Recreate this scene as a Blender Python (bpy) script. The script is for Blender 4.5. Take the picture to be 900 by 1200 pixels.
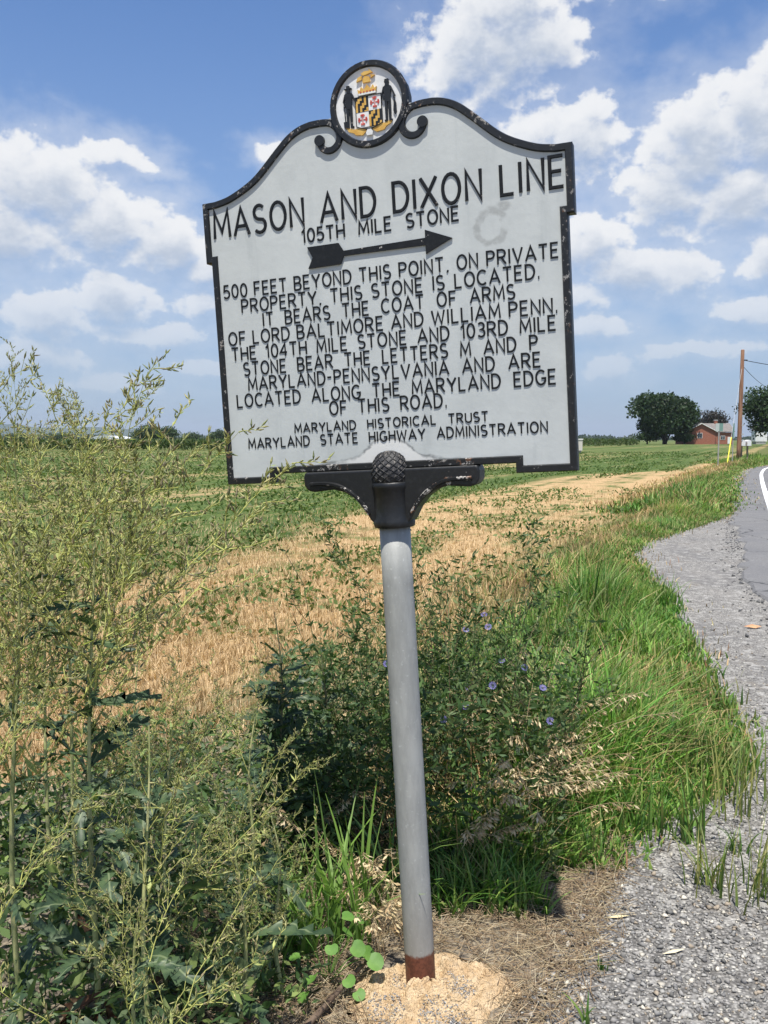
import bpy, bmesh, math, random
import numpy as np
from mathutils import Vector, Matrix, Quaternion
R=math.radians; rad=R
for o in list(bpy.data.objects): bpy.data.objects.remove(o)
SC=bpy.context.scene; COL=SC.collection

# ---------------------------------------------------------------- camera
cam=bpy.data.cameras.new('camera'); co=bpy.data.objects.new('camera',cam); COL.objects.link(co)
co.location=(0,0,1.6); co.rotation_euler=(R(90-4.69),0,0)
cam.sensor_fit='VERTICAL'; cam.sensor_height=36; cam.lens=1037/1200*36; cam.clip_start=.05; cam.clip_end=60000
SC.camera=co; SC.render.resolution_x=768; SC.render.resolution_y=1024
# ---------------------------------------------------------------- light
SUN=Vector((-.10,-.53,1.52)).normalized(); SUN_EL=math.asin(SUN.z); SUN_AZ=math.atan2(SUN.x,SUN.y)
sl=bpy.data.lights.new('sun','SUN'); sl.energy=5.0; sl.angle=R(.53); sl.color=(1,.955,.88)
so=bpy.data.objects.new('sun',sl); COL.objects.link(so); so.rotation_euler=SUN.to_track_quat('Z','Y').to_euler()
SC.view_settings.view_transform='Standard'; SC.view_settings.look='None'; SC.view_settings.exposure=.44; SC.view_settings.gamma=1
SC.cycles.max_bounces=6; SC.cycles.transparent_max_bounces=8

class N:   # tiny node helper
    def __init__(s,tree): s.t=tree
    def new(s,typ,**k):
        n=s.t.nodes.new(typ)
        for a,b in k.items(): setattr(n,a,b)
        return n
    def link(s,a,b): s.t.links.new(a,b)
    def put(s,sock,v):
        if isinstance(v,bpy.types.NodeSocket): s.link(v,sock)
        elif v is not None:
            if isinstance(v,(tuple,list)) and sock.type=='RGBA' and len(v)==3: v=(*v,1)
            sock.default_value=v
    def m(s,op,a,b=None,c=None,clamp=False):
        n=s.new('ShaderNodeMath',operation=op); n.use_clamp=clamp
        for i,v in enumerate((a,b,c)):
            if v is not None: s.put(n.inputs[i],v)
        return n.outputs[0]
    def v(s,op,a,b=None,c=None):
        n=s.new('ShaderNodeVectorMath',operation=op)
        for i,v in enumerate((a,b,c)):
            if v is not None: s.put(n.inputs[i],v)
        return n.outputs['Value'] if op in('LENGTH','DOT_PRODUCT','DISTANCE') else n.outputs[0]
    def mix(s,f,a,b):
        n=s.new('ShaderNodeMix',data_type='RGBA'); s.put(n.inputs[0],f); s.put(n.inputs[6],a); s.put(n.inputs[7],b); return n.outputs[2]
    def ss(s,x,lo,hi,a=0.,b=1.):
        n=s.new('ShaderNodeMapRange',interpolation_type='SMOOTHSTEP'); s.put(n.inputs[0],x)
        for i,q in enumerate((lo,hi,a,b)): s.put(n.inputs[i+1],q)
        return n.outputs[0]
    def noise(s,vec,scale,detail=4,rough=.55,dist=0.,out=0):
        n=s.new('ShaderNodeTexNoise'); s.put(n.inputs['Vector'],vec); n.inputs['Scale'].default_value=scale
        n.inputs['Detail'].default_value=detail; n.inputs['Roughness'].default_value=rough; n.inputs['Distortion'].default_value=dist
        return n.outputs[out]
    def vor(s,vec,scale,feature='F1',out=0,rnd=1.):
        n=s.new('ShaderNodeTexVoronoi',feature=feature); s.put(n.inputs['Vector'],vec); n.inputs['Scale'].default_value=scale
        n.inputs['Randomness'].default_value=rnd
        return n.outputs[out]
    def xyz(s,vec):
        n=s.new('ShaderNodeSeparateXYZ'); s.put(n.inputs[0],vec); return n.outputs
    def cxyz(s,x,y,z):
        n=s.new('ShaderNodeCombineXYZ')
        for i,q in enumerate((x,y,z)): s.put(n.inputs[i],q)
        return n.outputs[0]

# ---------------------------------------------------------------- sky with summer cumulus
W=bpy.data.worlds.new('World'); SC.world=W; W.use_nodes=True; n=N(W.node_tree); W.node_tree.nodes.clear()
sky=n.new('ShaderNodeTexSky',sky_type='NISHITA'); sky.sun_disc=False; sky.sun_elevation=SUN_EL; sky.sun_rotation=SUN_AZ
sky.air_density=1.0; sky.dust_density=.6; sky.ozone_density=2.2; sky.altitude=150
tc=n.new('ShaderNodeTexCoord'); d=n.v('NORMALIZE',tc.outputs['Generated']); X,Y,Z=n.xyz(d)
az=n.m('MULTIPLY',n.m('ARCTAN2',X,Y),57.2958); el=n.m('MULTIPLY',n.m('ARCSINE',Z),57.2958)
p0=n.cxyz(az,el,0)
BL=[(7.0,22.9,4.4,2.6,1.1),(9.6,22.6,2.6,1.9,1),(4.9,21.8,2.7,2.0,.95),(7.6,24.6,3.4,2.0,1),(15.2,25.4,3.0,.9,.6),
(9.6,18.2,2.6,1.3,.9),(12.6,17.6,2.2,2.0,1),(19.2,16.6,3.2,2.9,1.15),(22.8,17.9,3.2,2.8,1.15),(17.4,14.4,2.6,2.1,1.05),(21.6,13.9,3.2,2.3,1.1),(25.5,15.5,3.4,3,1.1),
(12.9,11.6,2.4,1.9,1.0),(15.9,10.1,3.4,1.5,1.05),(18.6,9.7,1.7,1.1,.9),(12.3,8.9,2.4,.9,.8),(23.2,10.5,1.4,1.7,1.0),(21.7,7.4,1.9,.8,.8),(13.0,7.0,2.5,.9,.8),(14.5,4.5,1.7,.9,.75),(20.0,5.4,3.0,.55,.6),
(-20.6,14.3,3.8,2.5,1.15),(-17.2,12.6,3.6,2.0,1.1),(-13.6,11.5,3.0,1.6,1.1),(-22.6,11.8,4.0,1.9,1.1),(-10.9,10.4,1.9,1.2,.9),(-16.9,16.7,1.9,.8,.7),(-15.0,16.0,1.3,.5,.6),
(-16.6,8.4,2.5,1.4,1.05),(-20.4,7.2,2.5,1.4,1),(-11.5,8.4,1.5,.9,.95),(-14.6,6.3,3.2,.8,.8),(-21.3,4.8,3.0,1.1,.85),(-11.1,4.5,2.2,.65,.65),(-7.0,17.2,1.1,.6,.7),(-17.5,3.4,3.4,.7,.6)]
def density(p,detail,full=True):
    warp=n.v('SUBTRACT',n.noise(n.v('MULTIPLY',p,(1,1.25,1)),.55,5,.6,0,1),(.5,.5,.5))
    q=n.v('ADD',p,n.v('MULTIPLY',warp,(2.2,1.7,0)))
    acc=None
    for a,e,ra,re,w in BL:
        l=n.v('LENGTH',n.v('MULTIPLY',n.v('SUBTRACT',q,(a,e,0)),(.70/ra,.70/re,1)))
        b=n.m('MULTIPLY_ADD',l,-w,w)
        acc=b if acc is None else n.m('MAXIMUM',acc,b)
    # the same kind of cumulus carries on all round, beyond the part in view
    ring=n.m('MAXIMUM',n.ss(n.m('ABSOLUTE',az),27,36),n.ss(el,28,36))
    far=n.m('MULTIPLY_ADD',n.noise(n.v('MULTIPLY',d,(1,1,2.2)),3.1,3,.5),3.4,-1.95)
    acc=n.m('MAXIMUM',acc,n.m('ADD',n.m('MULTIPLY',far,ring),n.m('MULTIPLY_ADD',ring,1,-1)))
    f=n.noise(n.v('MULTIPLY',p,(1,1.25,1)),.50,detail,.55)
    return n.m('ADD',acc,n.m('MULTIPLY_ADD',f,1.15,-.60))
D0=density(p0,9); D1=density(n.v('ADD',p0,(-.15,.85,0)),6)
above=n.ss(D1,.12,.95)
mr=n.new('ShaderNodeMapRange',interpolation_type='SMOOTHSTEP'); n.put(mr.inputs[0],D0); mr.inputs[1].default_value=.0; n.put(mr.inputs[2],n.m('MULTIPLY_ADD',above,.75,.30)); alpha=mr.outputs[0]
wisp=n.m('MULTIPLY',n.ss(n.m('ADD',D0,n.m('MULTIPLY_ADD',n.noise(n.v('MULTIPLY',p0,(.5,1.2,1)),.35,6,.6,.6),1.0,-.5)),-.75,.35),n.ss(el,30,14,.12,.42)); alpha=n.m('MAXIMUM',alpha,wisp)
fine=n.noise(n.v('MULTIPLY',p0,(1,1.7,1)),.9,6,.6)
cl=n.mix(above,(.86,.865,.875),(.50,.56,.66))
cl=n.mix(n.ss(fine,.42,.7,0,.4),cl,(.80,.82,.85))
low=n.ss(el,0,13,.52,0)
cl=n.mix(low,cl,(.46,.54,.65))
bg=n.new('ShaderNodeBackground'); bg.inputs[1].default_value=.1
# thin haze veil on the sky near the horizon
veil=n.ss(el,-1,28,.78,.0)
hs=n.new('ShaderNodeHueSaturation'); hs.inputs['Saturation'].default_value=1.1; n.put(hs.inputs['Color'],sky.outputs[0])
skyc=n.mix(n.m('MULTIPLY',alpha,n.ss(el,-.5,13,.32,.95)),n.mix(veil,n.v('MULTIPLY',hs.outputs[0],(.94,1.02,1.17)),(2.3,3.1,4.5)),n.v('SCALE',cl,None) if False else n.v('MULTIPLY',cl,(7.9,7.9,7.9)))
n.put(bg.inputs[0],skyc)
wo=n.new('ShaderNodeOutputWorld'); n.link(bg.outputs[0],wo.inputs[0])
W.cycles.sampling_method='MANUAL'; W.cycles.sample_map_resolution=512

# ---------------------------------------------------------------- materials
MATS={}
def mat(name,col=None,rough=.8,spec=.3,fn=None,metal=0.,bump=None,trans=0.,attr=False):
    m=bpy.data.materials.new(name); m.use_nodes=True; n=N(m.node_tree); b=m.node_tree.nodes['Principled BSDF']
    out=m.node_tree.nodes['Material Output']
    b.inputs['Roughness'].default_value=rough; b.inputs['Specular IOR Level'].default_value=spec; b.inputs['Metallic'].default_value=metal
    c=col
    if attr:
        a=n.new('ShaderNodeAttribute',attribute_name='col'); c=a.outputs['Color']
    if fn:
        r=fn(n,c)
        if isinstance(r,tuple) and len(r)==2 and not isinstance(r[0],float):
            c,h=r
            bp=n.new('ShaderNodeBump'); bp.inputs['Strength'].default_value=bump[0]; bp.inputs['Distance'].default_value=bump[1]
            n.put(bp.inputs['Height'],h); n.link(bp.outputs[0],b.inputs['Normal'])
        elif isinstance(r,dict):
            c=r.get('col',c)
            for k in('Roughness','Metallic'):
                if k in r: n.put(b.inputs[k],r[k])
            if 'h' in r:
                bp=n.new('ShaderNodeBump'); bp.inputs['Strength'].default_value=bump[0]; bp.inputs['Distance'].default_value=bump[1]
                n.put(bp.inputs['Height'],r['h']); n.link(bp.outputs[0],b.inputs['Normal'])
        else: c=r
    n.put(b.inputs['Base Color'],c)
    if trans:
        t=n.new('ShaderNodeBsdfTranslucent'); n.put(t.inputs[0],n.v('MULTIPLY',c,(1.1,1.25,.6)) if isinstance(c,bpy.types.NodeSocket) else (col[0]*1.1,col[1]*1.25,col[2]*.6,1))
        mx=n.new('ShaderNodeMixShader'); mx.inputs[0].default_value=trans
        n.link(b.outputs[0],mx.inputs[1]); n.link(t.outputs[0],mx.inputs[2]); n.link(mx.outputs[0],out.inputs[0])
    MATS[name]=m; return m
def objco(n): return n.new('ShaderNodeTexCoord').outputs['Object']
def var(a,b,scale=5,lo=.35,hi=.65):
    def f(n,c): return n.mix(n.ss(n.noise(objco(n),scale,5,.6),lo,hi),a,b)
    return f

leafm=mat('leaf_attr',attr=True,rough=.55,spec=.35,trans=.3)
drym=mat('dry_attr',attr=True,rough=.8,spec=.2,trans=.15)
stonem=mat('stone_attr',attr=True,rough=.85,spec=.25)
def darkleaf(n,c):
    g=objco(n); X,Y,Z=n.xyz(g); c=n.mix(n.ss(n.noise(g,30,4),.35,.7),(.032,.062,.03),(.075,.12,.05))
    c=n.mix(n.ss(n.noise(g,75,3),.62,.74,0,.6),c,(.16,.15,.07)); vein=n.ss(n.m('ABSOLUTE',n.m('SUBTRACT',Y,n.m('MULTIPLY',n.m('SINE',n.m('MULTIPLY',X,25)),.012))),.0028,.0008)
    return n.mix(n.m('MULTIPLY',vein,.7),c,(.22,.27,.14))
lettleaf=mat('lettuce_leaf',rough=.5,spec=.4,fn=darkleaf,trans=.22)
wither=mat('withered_leaf',rough=.85,spec=.1,fn=var((.10,.045,.028),(.2,.12,.07),25),trans=.15)
greyleaf=mat('greygreen_leaf',rough=.6,spec=.3,fn=var((.13,.19,.12),(.2,.27,.17),14),trans=.25)

# ---------------------------------------------------------------- object helpers
def link(o,parent=None):
    COL.objects.link(o)
    if parent is not None: o.parent=parent
    return o
def tag(o,label=None,cat=None,group=None,kind=None):
    if label: o['label']=label
    if cat: o['category']=cat
    if group: o['group']=group
    if kind: o['kind']=kind
    return o
def empty(name,loc,label,cat,group=None,rz=0):
    o=bpy.data.objects.new(name,None); o.location=loc; o.rotation_euler=(0,0,rz); o.empty_display_size=.1
    link(o); return tag(o,label,cat,group)
def mesh_np(name,V,Fc,mats,parent=None,col=None,smooth=False,mi=None,linkit=True):
    """V (n,3), Fc (m,k) faces of equal length k"""
    V=np.asarray(V,np.float32); Fc=np.asarray(Fc,np.int32); me=bpy.data.meshes.new(name)
    m,k=Fc.shape
    me.vertices.add(len(V)); me.vertices.foreach_set('co',V.ravel())
    me.loops.add(m*k); me.loops.foreach_set('vertex_index',Fc.ravel())
    me.polygons.add(m); me.polygons.foreach_set('loop_start',np.arange(m,dtype=np.int32)*k)
    if mi is not None: me.polygons.foreach_set('material_index',np.asarray(mi,np.int32))
    if smooth: me.polygons.foreach_set('use_smooth',np.ones(m,bool))
    if col is not None:
        a=me.color_attributes.new('col','FLOAT_COLOR','POINT'); c=np.ones((len(V),4),np.float32); c[:,:3]=col; a.data.foreach_set('color',c.ravel())
    for q in (mats if isinstance(mats,(list,tuple)) else [mats]): me.materials.append(q)
    me.update(calc_edges=True); 
    o=bpy.data.objects.new(name,me)
    return link(o,parent) if linkit else o
def mesh_py(name,V,Fs,mats,parent=None,mi=None,smooth=False):
    me=bpy.data.meshes.new(name); me.from_pydata([tuple(v) for v in V],[],Fs)
    for q in (mats if isinstance(mats,(list,tuple)) else [mats]): me.materials.append(q)
    if mi: me.polygons.foreach_set('material_index',mi)
    if smooth: me.polygons.foreach_set('use_smooth',[True]*len(me.polygons))
    me.update(); return link(bpy.data.objects.new(name,me),parent)
def bm_obj(name,bm,mats,parent=None,smooth=False):
    me=bpy.data.meshes.new(name); bmesh.ops.recalc_face_normals(bm,faces=bm.faces); bm.to_mesh(me); bm.free()
    for q in (mats if isinstance(mats,(list,tuple)) else [mats]): me.materials.append(q)
    if smooth: me.polygons.foreach_set('use_smooth',[True]*len(me.polygons))
    return link(bpy.data.objects.new(name,me),parent)
def box(bm,x0,x1,y0,y1,z0,z1,mi=0):
    v=[bm.verts.new((x,y,z)) for x in(x0,x1) for y in(y0,y1) for z in(z0,z1)]
    for f in((0,1,3,2),(4,6,7,5),(0,4,5,1),(2,3,7,6),(0,2,6,4),(1,5,7,3)):
        q=bm.faces.new([v[i] for i in f]); q.material_index=mi
def lathe(bm,prof,seg=24,cx=0,cy=0,cap=True):
    rings=[]
    for r,z in prof: rings.append([bm.verts.new((cx+r*math.cos(2*math.pi*i/seg),cy+r*math.sin(2*math.pi*i/seg),z)) for i in range(seg)])
    for a,b in zip(rings,rings[1:]):
        for i in range(seg): bm.faces.new((a[i],a[(i+1)%seg],b[(i+1)%seg],b[i]))
    if cap:
        bm.faces.new(rings[0][::-1]); bm.faces.new(rings[-1])
def prism(pts,y0,y1):   # polygon in x,z extruded along y (front y0 < back y1)
    k=len(pts); V=[(x,y0,z) for x,z in pts]+[(x,y1,z) for x,z in pts]
    F=[tuple(range(k)),tuple(range(2*k-1,k-1,-1))]+[(i,i+k,(i+1)%k+k,(i+1)%k) for i in range(k)]
    return V,F
def ribbon(path,hw,y0,dep,closed=False,topf=.72,taper=None):
    """raised moulding along a path in x,z; base at y0, top at y0-dep"""
    P=[Vector((a,0,b)) for a,b in path]; k=len(P); V=[];F=[]
    for i,p in enumerate(P):
        a=P[i-1] if (i>0 or closed) else None; b=P[(i+1)%k] if (i<k-1 or closed) else None
        d1=(p-a).normalized() if a is not None else None; d2=(b-p).normalized() if b is not None else None
        if d1 is None: d1=d2
        if d2 is None: d2=d1
        n1=Vector((-d1.z,0,d1.x)); n2=Vector((-d2.z,0,d2.x)); m=n1+n2
        if m.length<1e-6: m=n1
        m.normalize(); c=max(.45,m.dot(n1)); w=(hw if not taper else taper[i])/c
        for s,dd in((-1,0),(-topf,dep),(topf,dep),(1,0)):
            q=p+m*w*s; V.append((q.x,y0-dd,q.z))
    n=k if closed else k-1
    for i in range(n):
        a=i*4;b=((i+1)%k)*4
        for j in range(3): F.append((a+j,b+j,b+j+1,a+j+1))
    if not closed:
        F.append((0,1,2,3)); e=(k-1)*4; F.append((e+3,e+2,e+1,e))
    return V,F
def merge(parts):
    V=[];F=[]
    for v,f in parts:
        o=len(V); V+=list(v); F+=[tuple(i+o for i in q) for q in f]
    return V,F
def arc(cx,cy,rx,ry,a0,a1,k=10): return [(cx+rx*math.cos(R(a0+(a1-a0)*i/k)),cy+ry*math.sin(R(a0+(a1-a0)*i/k))) for i in range(k+1)]

def tubes(A,B,ra,rb,sides=3):
    """vectorised thin tubes from A to B"""
    A=np.asarray(A,float);B=np.asarray(B,float);ra=np.broadcast_to(ra,len(A));rb=np.broadcast_to(rb,len(A))
    d=B-A; L=np.linalg.norm(d,axis=1,keepdims=True)+1e-9; d=d/L
    h=np.where(np.abs(d[:,2:3])>.9,np.array([[1.,0,0]]),np.array([[0,0,1.]])); u=np.cross(d,h); u/=np.linalg.norm(u,axis=1,keepdims=True); w=np.cross(d,u)
    V=np.zeros((len(A),sides*2,3))
    for i in range(sides):
        c,s=math.cos(2*math.pi*i/sides),math.sin(2*math.pi*i/sides)
        V[:,i]=A+(u*c+w*s)*ra[:,None]; V[:,i+sides]=B+(u*c+w*s)*rb[:,None]
    F=np.array([[i,(i+1)%sides,(i+1)%sides+sides,i+sides] for i in range(sides)])
    Fa=(F[None]+(np.arange(len(A))*sides*2)[:,None,None]).reshape(-1,4)
    return V.reshape(-1,3),Fa
def leaves(C,D,U,L,Wd):
    """folded diamond leaves: base C, direction D, side U, length L, width Wd -> 4 verts, 1 quad"""
    L=np.broadcast_to(L,len(C))[:,None];Wd=np.broadcast_to(Wd,len(C))[:,None]
    nrm=np.cross(D,U)
    V=np.stack([C,C+D*L*.45+U*Wd*.5+nrm*Wd*.12,C+D*L,C+D*L*.45-U*Wd*.5+nrm*Wd*.12],1)
    F=np.arange(len(C)*4).reshape(-1,4)
    return V.reshape(-1,3),F
def rdirs(rng,n,zlo=-1,zhi=1):
    z=rng.uniform(zlo,zhi,n);a=rng.uniform(0,2*np.pi,n);r=np.sqrt(1-z*z); return np.stack([r*np.cos(a),r*np.sin(a),z],1)
def perp(rng,D):
    q=rdirs(rng,len(D)); u=np.cross(D,q); return u/(np.linalg.norm(u,axis=1,keepdims=True)+1e-9)
def palette(rng,n,cols,jit=.25):
    cols=np.array(cols); c=cols[rng.integers(0,len(cols),n)]; return c*rng.uniform(1-jit,1+jit,(n,1))
def blades(rng,P,h,w,lean,col,segs=3,tipcol=None,az=None,droop=1.6):
    n=len(P); az=rng.uniform(0,2*np.pi,n) if az is None else az
    dirv=np.stack([np.cos(az),np.sin(az)],1); wa=az+np.pi/2+rng.uniform(-.9,.9,n); wv=np.stack([np.cos(wa),np.sin(wa)],1)
    V=np.zeros((n,(segs+1)*2,3)); C=np.zeros((n,(segs+1)*2,3))
    for i in range(segs+1):
        t=i/segs; off=lean*h*t**droop; z=h*(t-.35*np.minimum(lean,1.2)*t**2.5)
        ww=w*(1-t**1.6)*.5+w*.03
        for s,j in((-1,0),(1,1)):
            V[:,i*2+j,0]=P[:,0]+dirv[:,0]*off+wv[:,0]*ww*s; V[:,i*2+j,1]=P[:,1]+dirv[:,1]*off+wv[:,1]*ww*s
            V[:,i*2+j,2]=(P[:,2] if P.shape[1]>2 else 0)+z
            C[:,i*2+j]=col if tipcol is None else col*(1-t)+tipcol*t
    F=np.array([[i*2,i*2+1,i*2+3,i*2+2] for i in range(segs)])
    Fa=(F[None]+(np.arange(n)*(segs+1)*2)[:,None,None]).reshape(-1,4)
    return V.reshape(-1,3),Fa,C.reshape(-1,3)
def cat(parts):   # parts of (V,F,C)
    o=0;Vs=[];Fs=[];Cs=[]
    for V,F,C in parts:
        Vs.append(V);Fs.append(F+o);Cs.append(np.broadcast_to(C,(len(V),3)) if np.ndim(C)==1 or len(C)==len(V) else np.repeat(C,len(V)//len(C),0)); o+=len(V)
    return np.concatenate(Vs),np.concatenate(Fs),np.concatenate(Cs)

# ================================================================ SETTING
DIRX,DIRY=.41,.912      # direction of the road and of the field rows
def uv_of(x,y): return x*DIRY-y*DIRX, x*DIRX+y*DIRY
def field_mat(n,c):
    g=n.new('ShaderNodeNewGeometry').outputs['Position']; X,Y,Z=n.xyz(g)
    u=n.m('SUBTRACT',n.m('MULTIPLY',X,DIRY),n.m('MULTIPLY',Y,DIRX)); v=n.m('ADD',n.m('MULTIPLY',X,DIRX),n.m('MULTIPLY',Y,DIRY))
    st=n.noise(n.cxyz(n.m('MULTIPLY',u,.9),n.m('MULTIPLY',v,.045),0),1,5,.6)
    st2=n.noise(n.cxyz(n.m('MULTIPLY',u,.23),n.m('MULTIPLY',v,.008),3),1,3,.55)
    spot=n.noise(g,1.1,6,.65); fin=n.noise(g,14,5,.7)
    bnd=n.m('SUBTRACT',n.ss(v,38,50,0,3.6),n.m('MULTIPLY',n.ss(v,9,17),2.0)); zone=n.ss(n.m('ADD',n.m('SUBTRACT',u,bnd),n.m('MULTIPLY_ADD',st,3.6,-1.8)),-7.1,-6.0)
    st3=n.noise(n.cxyz(n.m('MULTIPLY',u,3.2),n.m('MULTIPLY',v,.10),7),1,5,.65)      # 1 = straw, 0 = green
    strips=n.m('MAXIMUM',n.ss(n.m('ADD',n.m('MULTIPLY',st,.7),n.m('MULTIPLY',st2,.5)),.61,.70),n.ss(st3,.54,.66,0,.6))
    tan=n.m('MAXIMUM',zone,n.m('MULTIPLY',strips,.75))
    tan=n.m('MULTIPLY',tan,n.ss(n.m('ADD',n.m('MULTIPLY',spot,.6),n.m('MULTIPLY',st,.55)),.70,.56))
    farg=n.ss(v,60,160,0,.45)
    tan=n.m('MULTIPLY',tan,n.m('SUBTRACT',1.,farg))
    gr=n.mix(n.ss(spot,.35,.65),(.055,.10,.025),(.10,.14,.038))
    gr=n.mix(n.ss(st2,.4,.65),gr,(.11,.145,.045))
    gr=n.mix(n.ss(st3,.35,.5),(.036,.072,.018),gr)
    tn=n.mix(n.ss(fin,.35,.65),(.34,.225,.11),(.54,.38,.205))
    col=n.mix(n.m('ADD',tan,n.m('MULTIPLY_ADD',fin,.5,-.25),clamp=True),gr,tn)
    # earth and thatch of the roadside strip
    road=n.ss(n.m('ADD',u,n.m('MULTIPLY',spot,.8)),-3.2,-2.4)
    th=n.mix(n.ss(n.noise(g,22,6,.7),.4,.62),(.13,.112,.09),(.30,.25,.18))
    thg=n.mix(n.ss(spot,.4,.6),(.09,.105,.035),(.14,.15,.05))
    th=n.mix(n.ss(Y,3.4,7),th,thg)
    col=n.mix(road,col,th)
    return col,fin
gm=mat('field_ground',rough=.95,spec=.1,fn=field_mat,bump=(.6,.04))
S=10500
tag(mesh_py('ground',[(-S,-S,0),(S,-S,0),(S,S,0),(-S,S,0)],[(0,1,2,3)],gm),kind='structure')

def gravel_mat(n,c):
    g=n.new('ShaderNodeNewGeometry').outputs['Position']
    cell=n.vor(g,85,out=1); r,gg,b=n.xyz(cell); dist=n.vor(g,85)
    col=n.mix(n.ss(r,0,1),(.15,.143,.132),(.37,.355,.33)); col=n.mix(n.ss(gg,.82,.9),col,(.55,.53,.47))
    col=n.mix(n.ss(n.noise(g,2.2,5,.65),.55,.72),col,(.20,.165,.125)); col=n.mix(n.ss(dist,.25,.8),col,(.10,.096,.09))
    col=n.mix(n.ss(n.noise(g,.7,4,.6),.35,.7,0,.5),col,(.26,.245,.22)); col=n.mix(n.ss(n.noise(n.v('MULTIPLY',g,(1.2,.5,1)),1.1,5,.65),.5,.62,0,.55),col,(.15,.145,.14))
    col=n.mix(n.ss(n.noise(g,9,6,.75),.5,.62,0,.55),col,(.46,.445,.41)); col=n.mix(n.ss(n.noise(g,5,6,.75),.57,.66,0,.6),col,(.10,.096,.09))
    return col,n.m('ADD',n.m('SUBTRACT',1.,dist),n.m('MULTIPLY',n.noise(g,12,6,.7),2.))
grm=mat('gravel',rough=.9,spec=.2,fn=gravel_mat,bump=(.7,.012))
def asphalt_mat(n,c):
    g=n.new('ShaderNodeNewGeometry').outputs['Position']
    col=n.mix(n.ss(n.noise(g,60,4,.7),.35,.65),(.125,.122,.118),(.215,.21,.203)); col=n.mix(n.ss(n.noise(g,.5,4,.6),.4,.7,0,.5),col,(.12,.12,.125)); col=n.mix(n.ss(n.noise(g,6,5,.7),.55,.75,0,.5),col,(.26,.26,.255)); ck=n.vor(n.v('ADD',g,n.v('MULTIPLY',n.noise(g,1.2,4,.6,0,1),(.9,.9,0))),.55,'DISTANCE_TO_EDGE'); col=n.mix(n.ss(ck,.012,.003,0,.8),col,(.04,.04,.04))
    return col,n.noise(g,90,3)
asm=mat('asphalt',rough=.85,spec=.3,fn=asphalt_mat,bump=(.4,.006))
def paint_mat(n,c):
    g=n.new('ShaderNodeNewGeometry').outputs['Position']; return n.mix(n.ss(n.noise(g,14,5,.7),.58,.7),(.72,.72,.70),(.3,.3,.3))
whp=mat('road_paint',rough=.7,fn=paint_mat)

def smooth_poly(pts,k=6):
    out=[];n_=len(pts)
    for i in range(n_-1):
        p0=pts[max(i-1,0)];p1=pts[i];p2=pts[i+1];p3=pts[min(i+2,n_-1)]
        for j in range(k):
            t=j/k
            out.append(tuple(.5*((2*p1[a])+(-p0[a]+p2[a])*t+(2*p0[a]-5*p1[a]+4*p2[a]-p3[a])*t*t+(-p0[a]+3*p1[a]-3*p2[a]+p3[a])*t**3) for a in(0,1)))
    out.append(pts[-1]); return out
EDGE_SH=[(-.6,-3),(-.2,0),(.25,1.8),(.45,2.31),(.67,2.68),(.82,3.05),(1.0,3.42),(1.27,3.65),(1.6,3.95),(1.86,4.4),(2.0,5.0),(2.17,5.73),(2.42,6.97),(2.8,8.6),(3.1,10.2),(3.45,12.0),(3.9,13.4),(5.1,15.2),(6.7,17.6),(8.2,20.4),(10.96,27.67),(14.9,38),(18.6,46.5),(23.6,55),(32,65),(50,79),(95,100)]
EDGE_RD=[(1.2,-3),(2.0,2),(2.75,5),(4.15,9.99),(5.0,12.23),(6.3,15.77),(7.75,19.5),(9.66,24),(11.3,28),(12.95,32),(15.1,37),(17.3,42),(19.6,47),(22.2,52),(26,57),(32,62.5),(50,72),(97,88)]
rnd=random.Random(5)
def jitter_edge(pts,amp):
    q=smooth_poly(pts,10); out=[]
    for i,(x,y) in enumerate(q):
        a=amp*min(2,.4+math.hypot(x,y)/12); out.append((x+rnd.uniform(-a,a),y+rnd.uniform(-a,a)*.3))
    return out
def sheet(name,left,off,z,m,kind='structure',parent=None):
    V=[];F=[];k=len(left)
    for i,(x,y) in enumerate(left): V.append((x,y,z)); V.append((x+off*DIRY,y-off*DIRX,z))
    for i in range(k-1): F.append((2*i,2*i+1,2*i+3,2*i+2))
    o=mesh_py(name,V,F,m,parent)
    if kind: tag(o,kind=kind)
    return o
sheet('gravel_shoulder',jitter_edge(EDGE_SH,.03),9,.004,grm)
rd=jitter_edge(EDGE_RD,.07)
V=[];F=[]
for i,(x,y) in enumerate(rd):
    V+= [(x,y,.004),(x+.03,y,.03),(x+7.6,y-3.3,.032)]
for i in range(len(rd)-1):
    for j in(0,1): F.append((3*i+j,3*i+j+1,3*i+4+j,3*i+3+j))
tag(mesh_py('road',V,F,asm),kind='structure')
ln=smooth_poly([(1.9,-3),(2.7,2),(3.4,5),(4.85,10),(7.05,16),(8.7,20),(10.33,24),(11.97,28),(13.62,32),(15.29,36),(16.98,40),(18.75,44),(20.64,48),(23,52),(26.6,56),(33,60.6),(51,70),(97,86)],8)
V=[];F=[]
for i,(x,y) in enumerate(ln):
    a=ln[max(i-1,0)]; b=ln[min(i+1,len(ln)-1)]; dx,dy=b[0]-a[0],b[1]-a[1]; l=math.hypot(dx,dy); V+=[(x,y,.0362),(x+dy/l*.14,y-dx/l*.14,.0362)]
for i in range(len(ln)-1): F.append((2*i,2*i+1,2*i+3,2*i+2))
tag(mesh_py('road_edge_line',V,F,whp),kind='structure')

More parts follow.
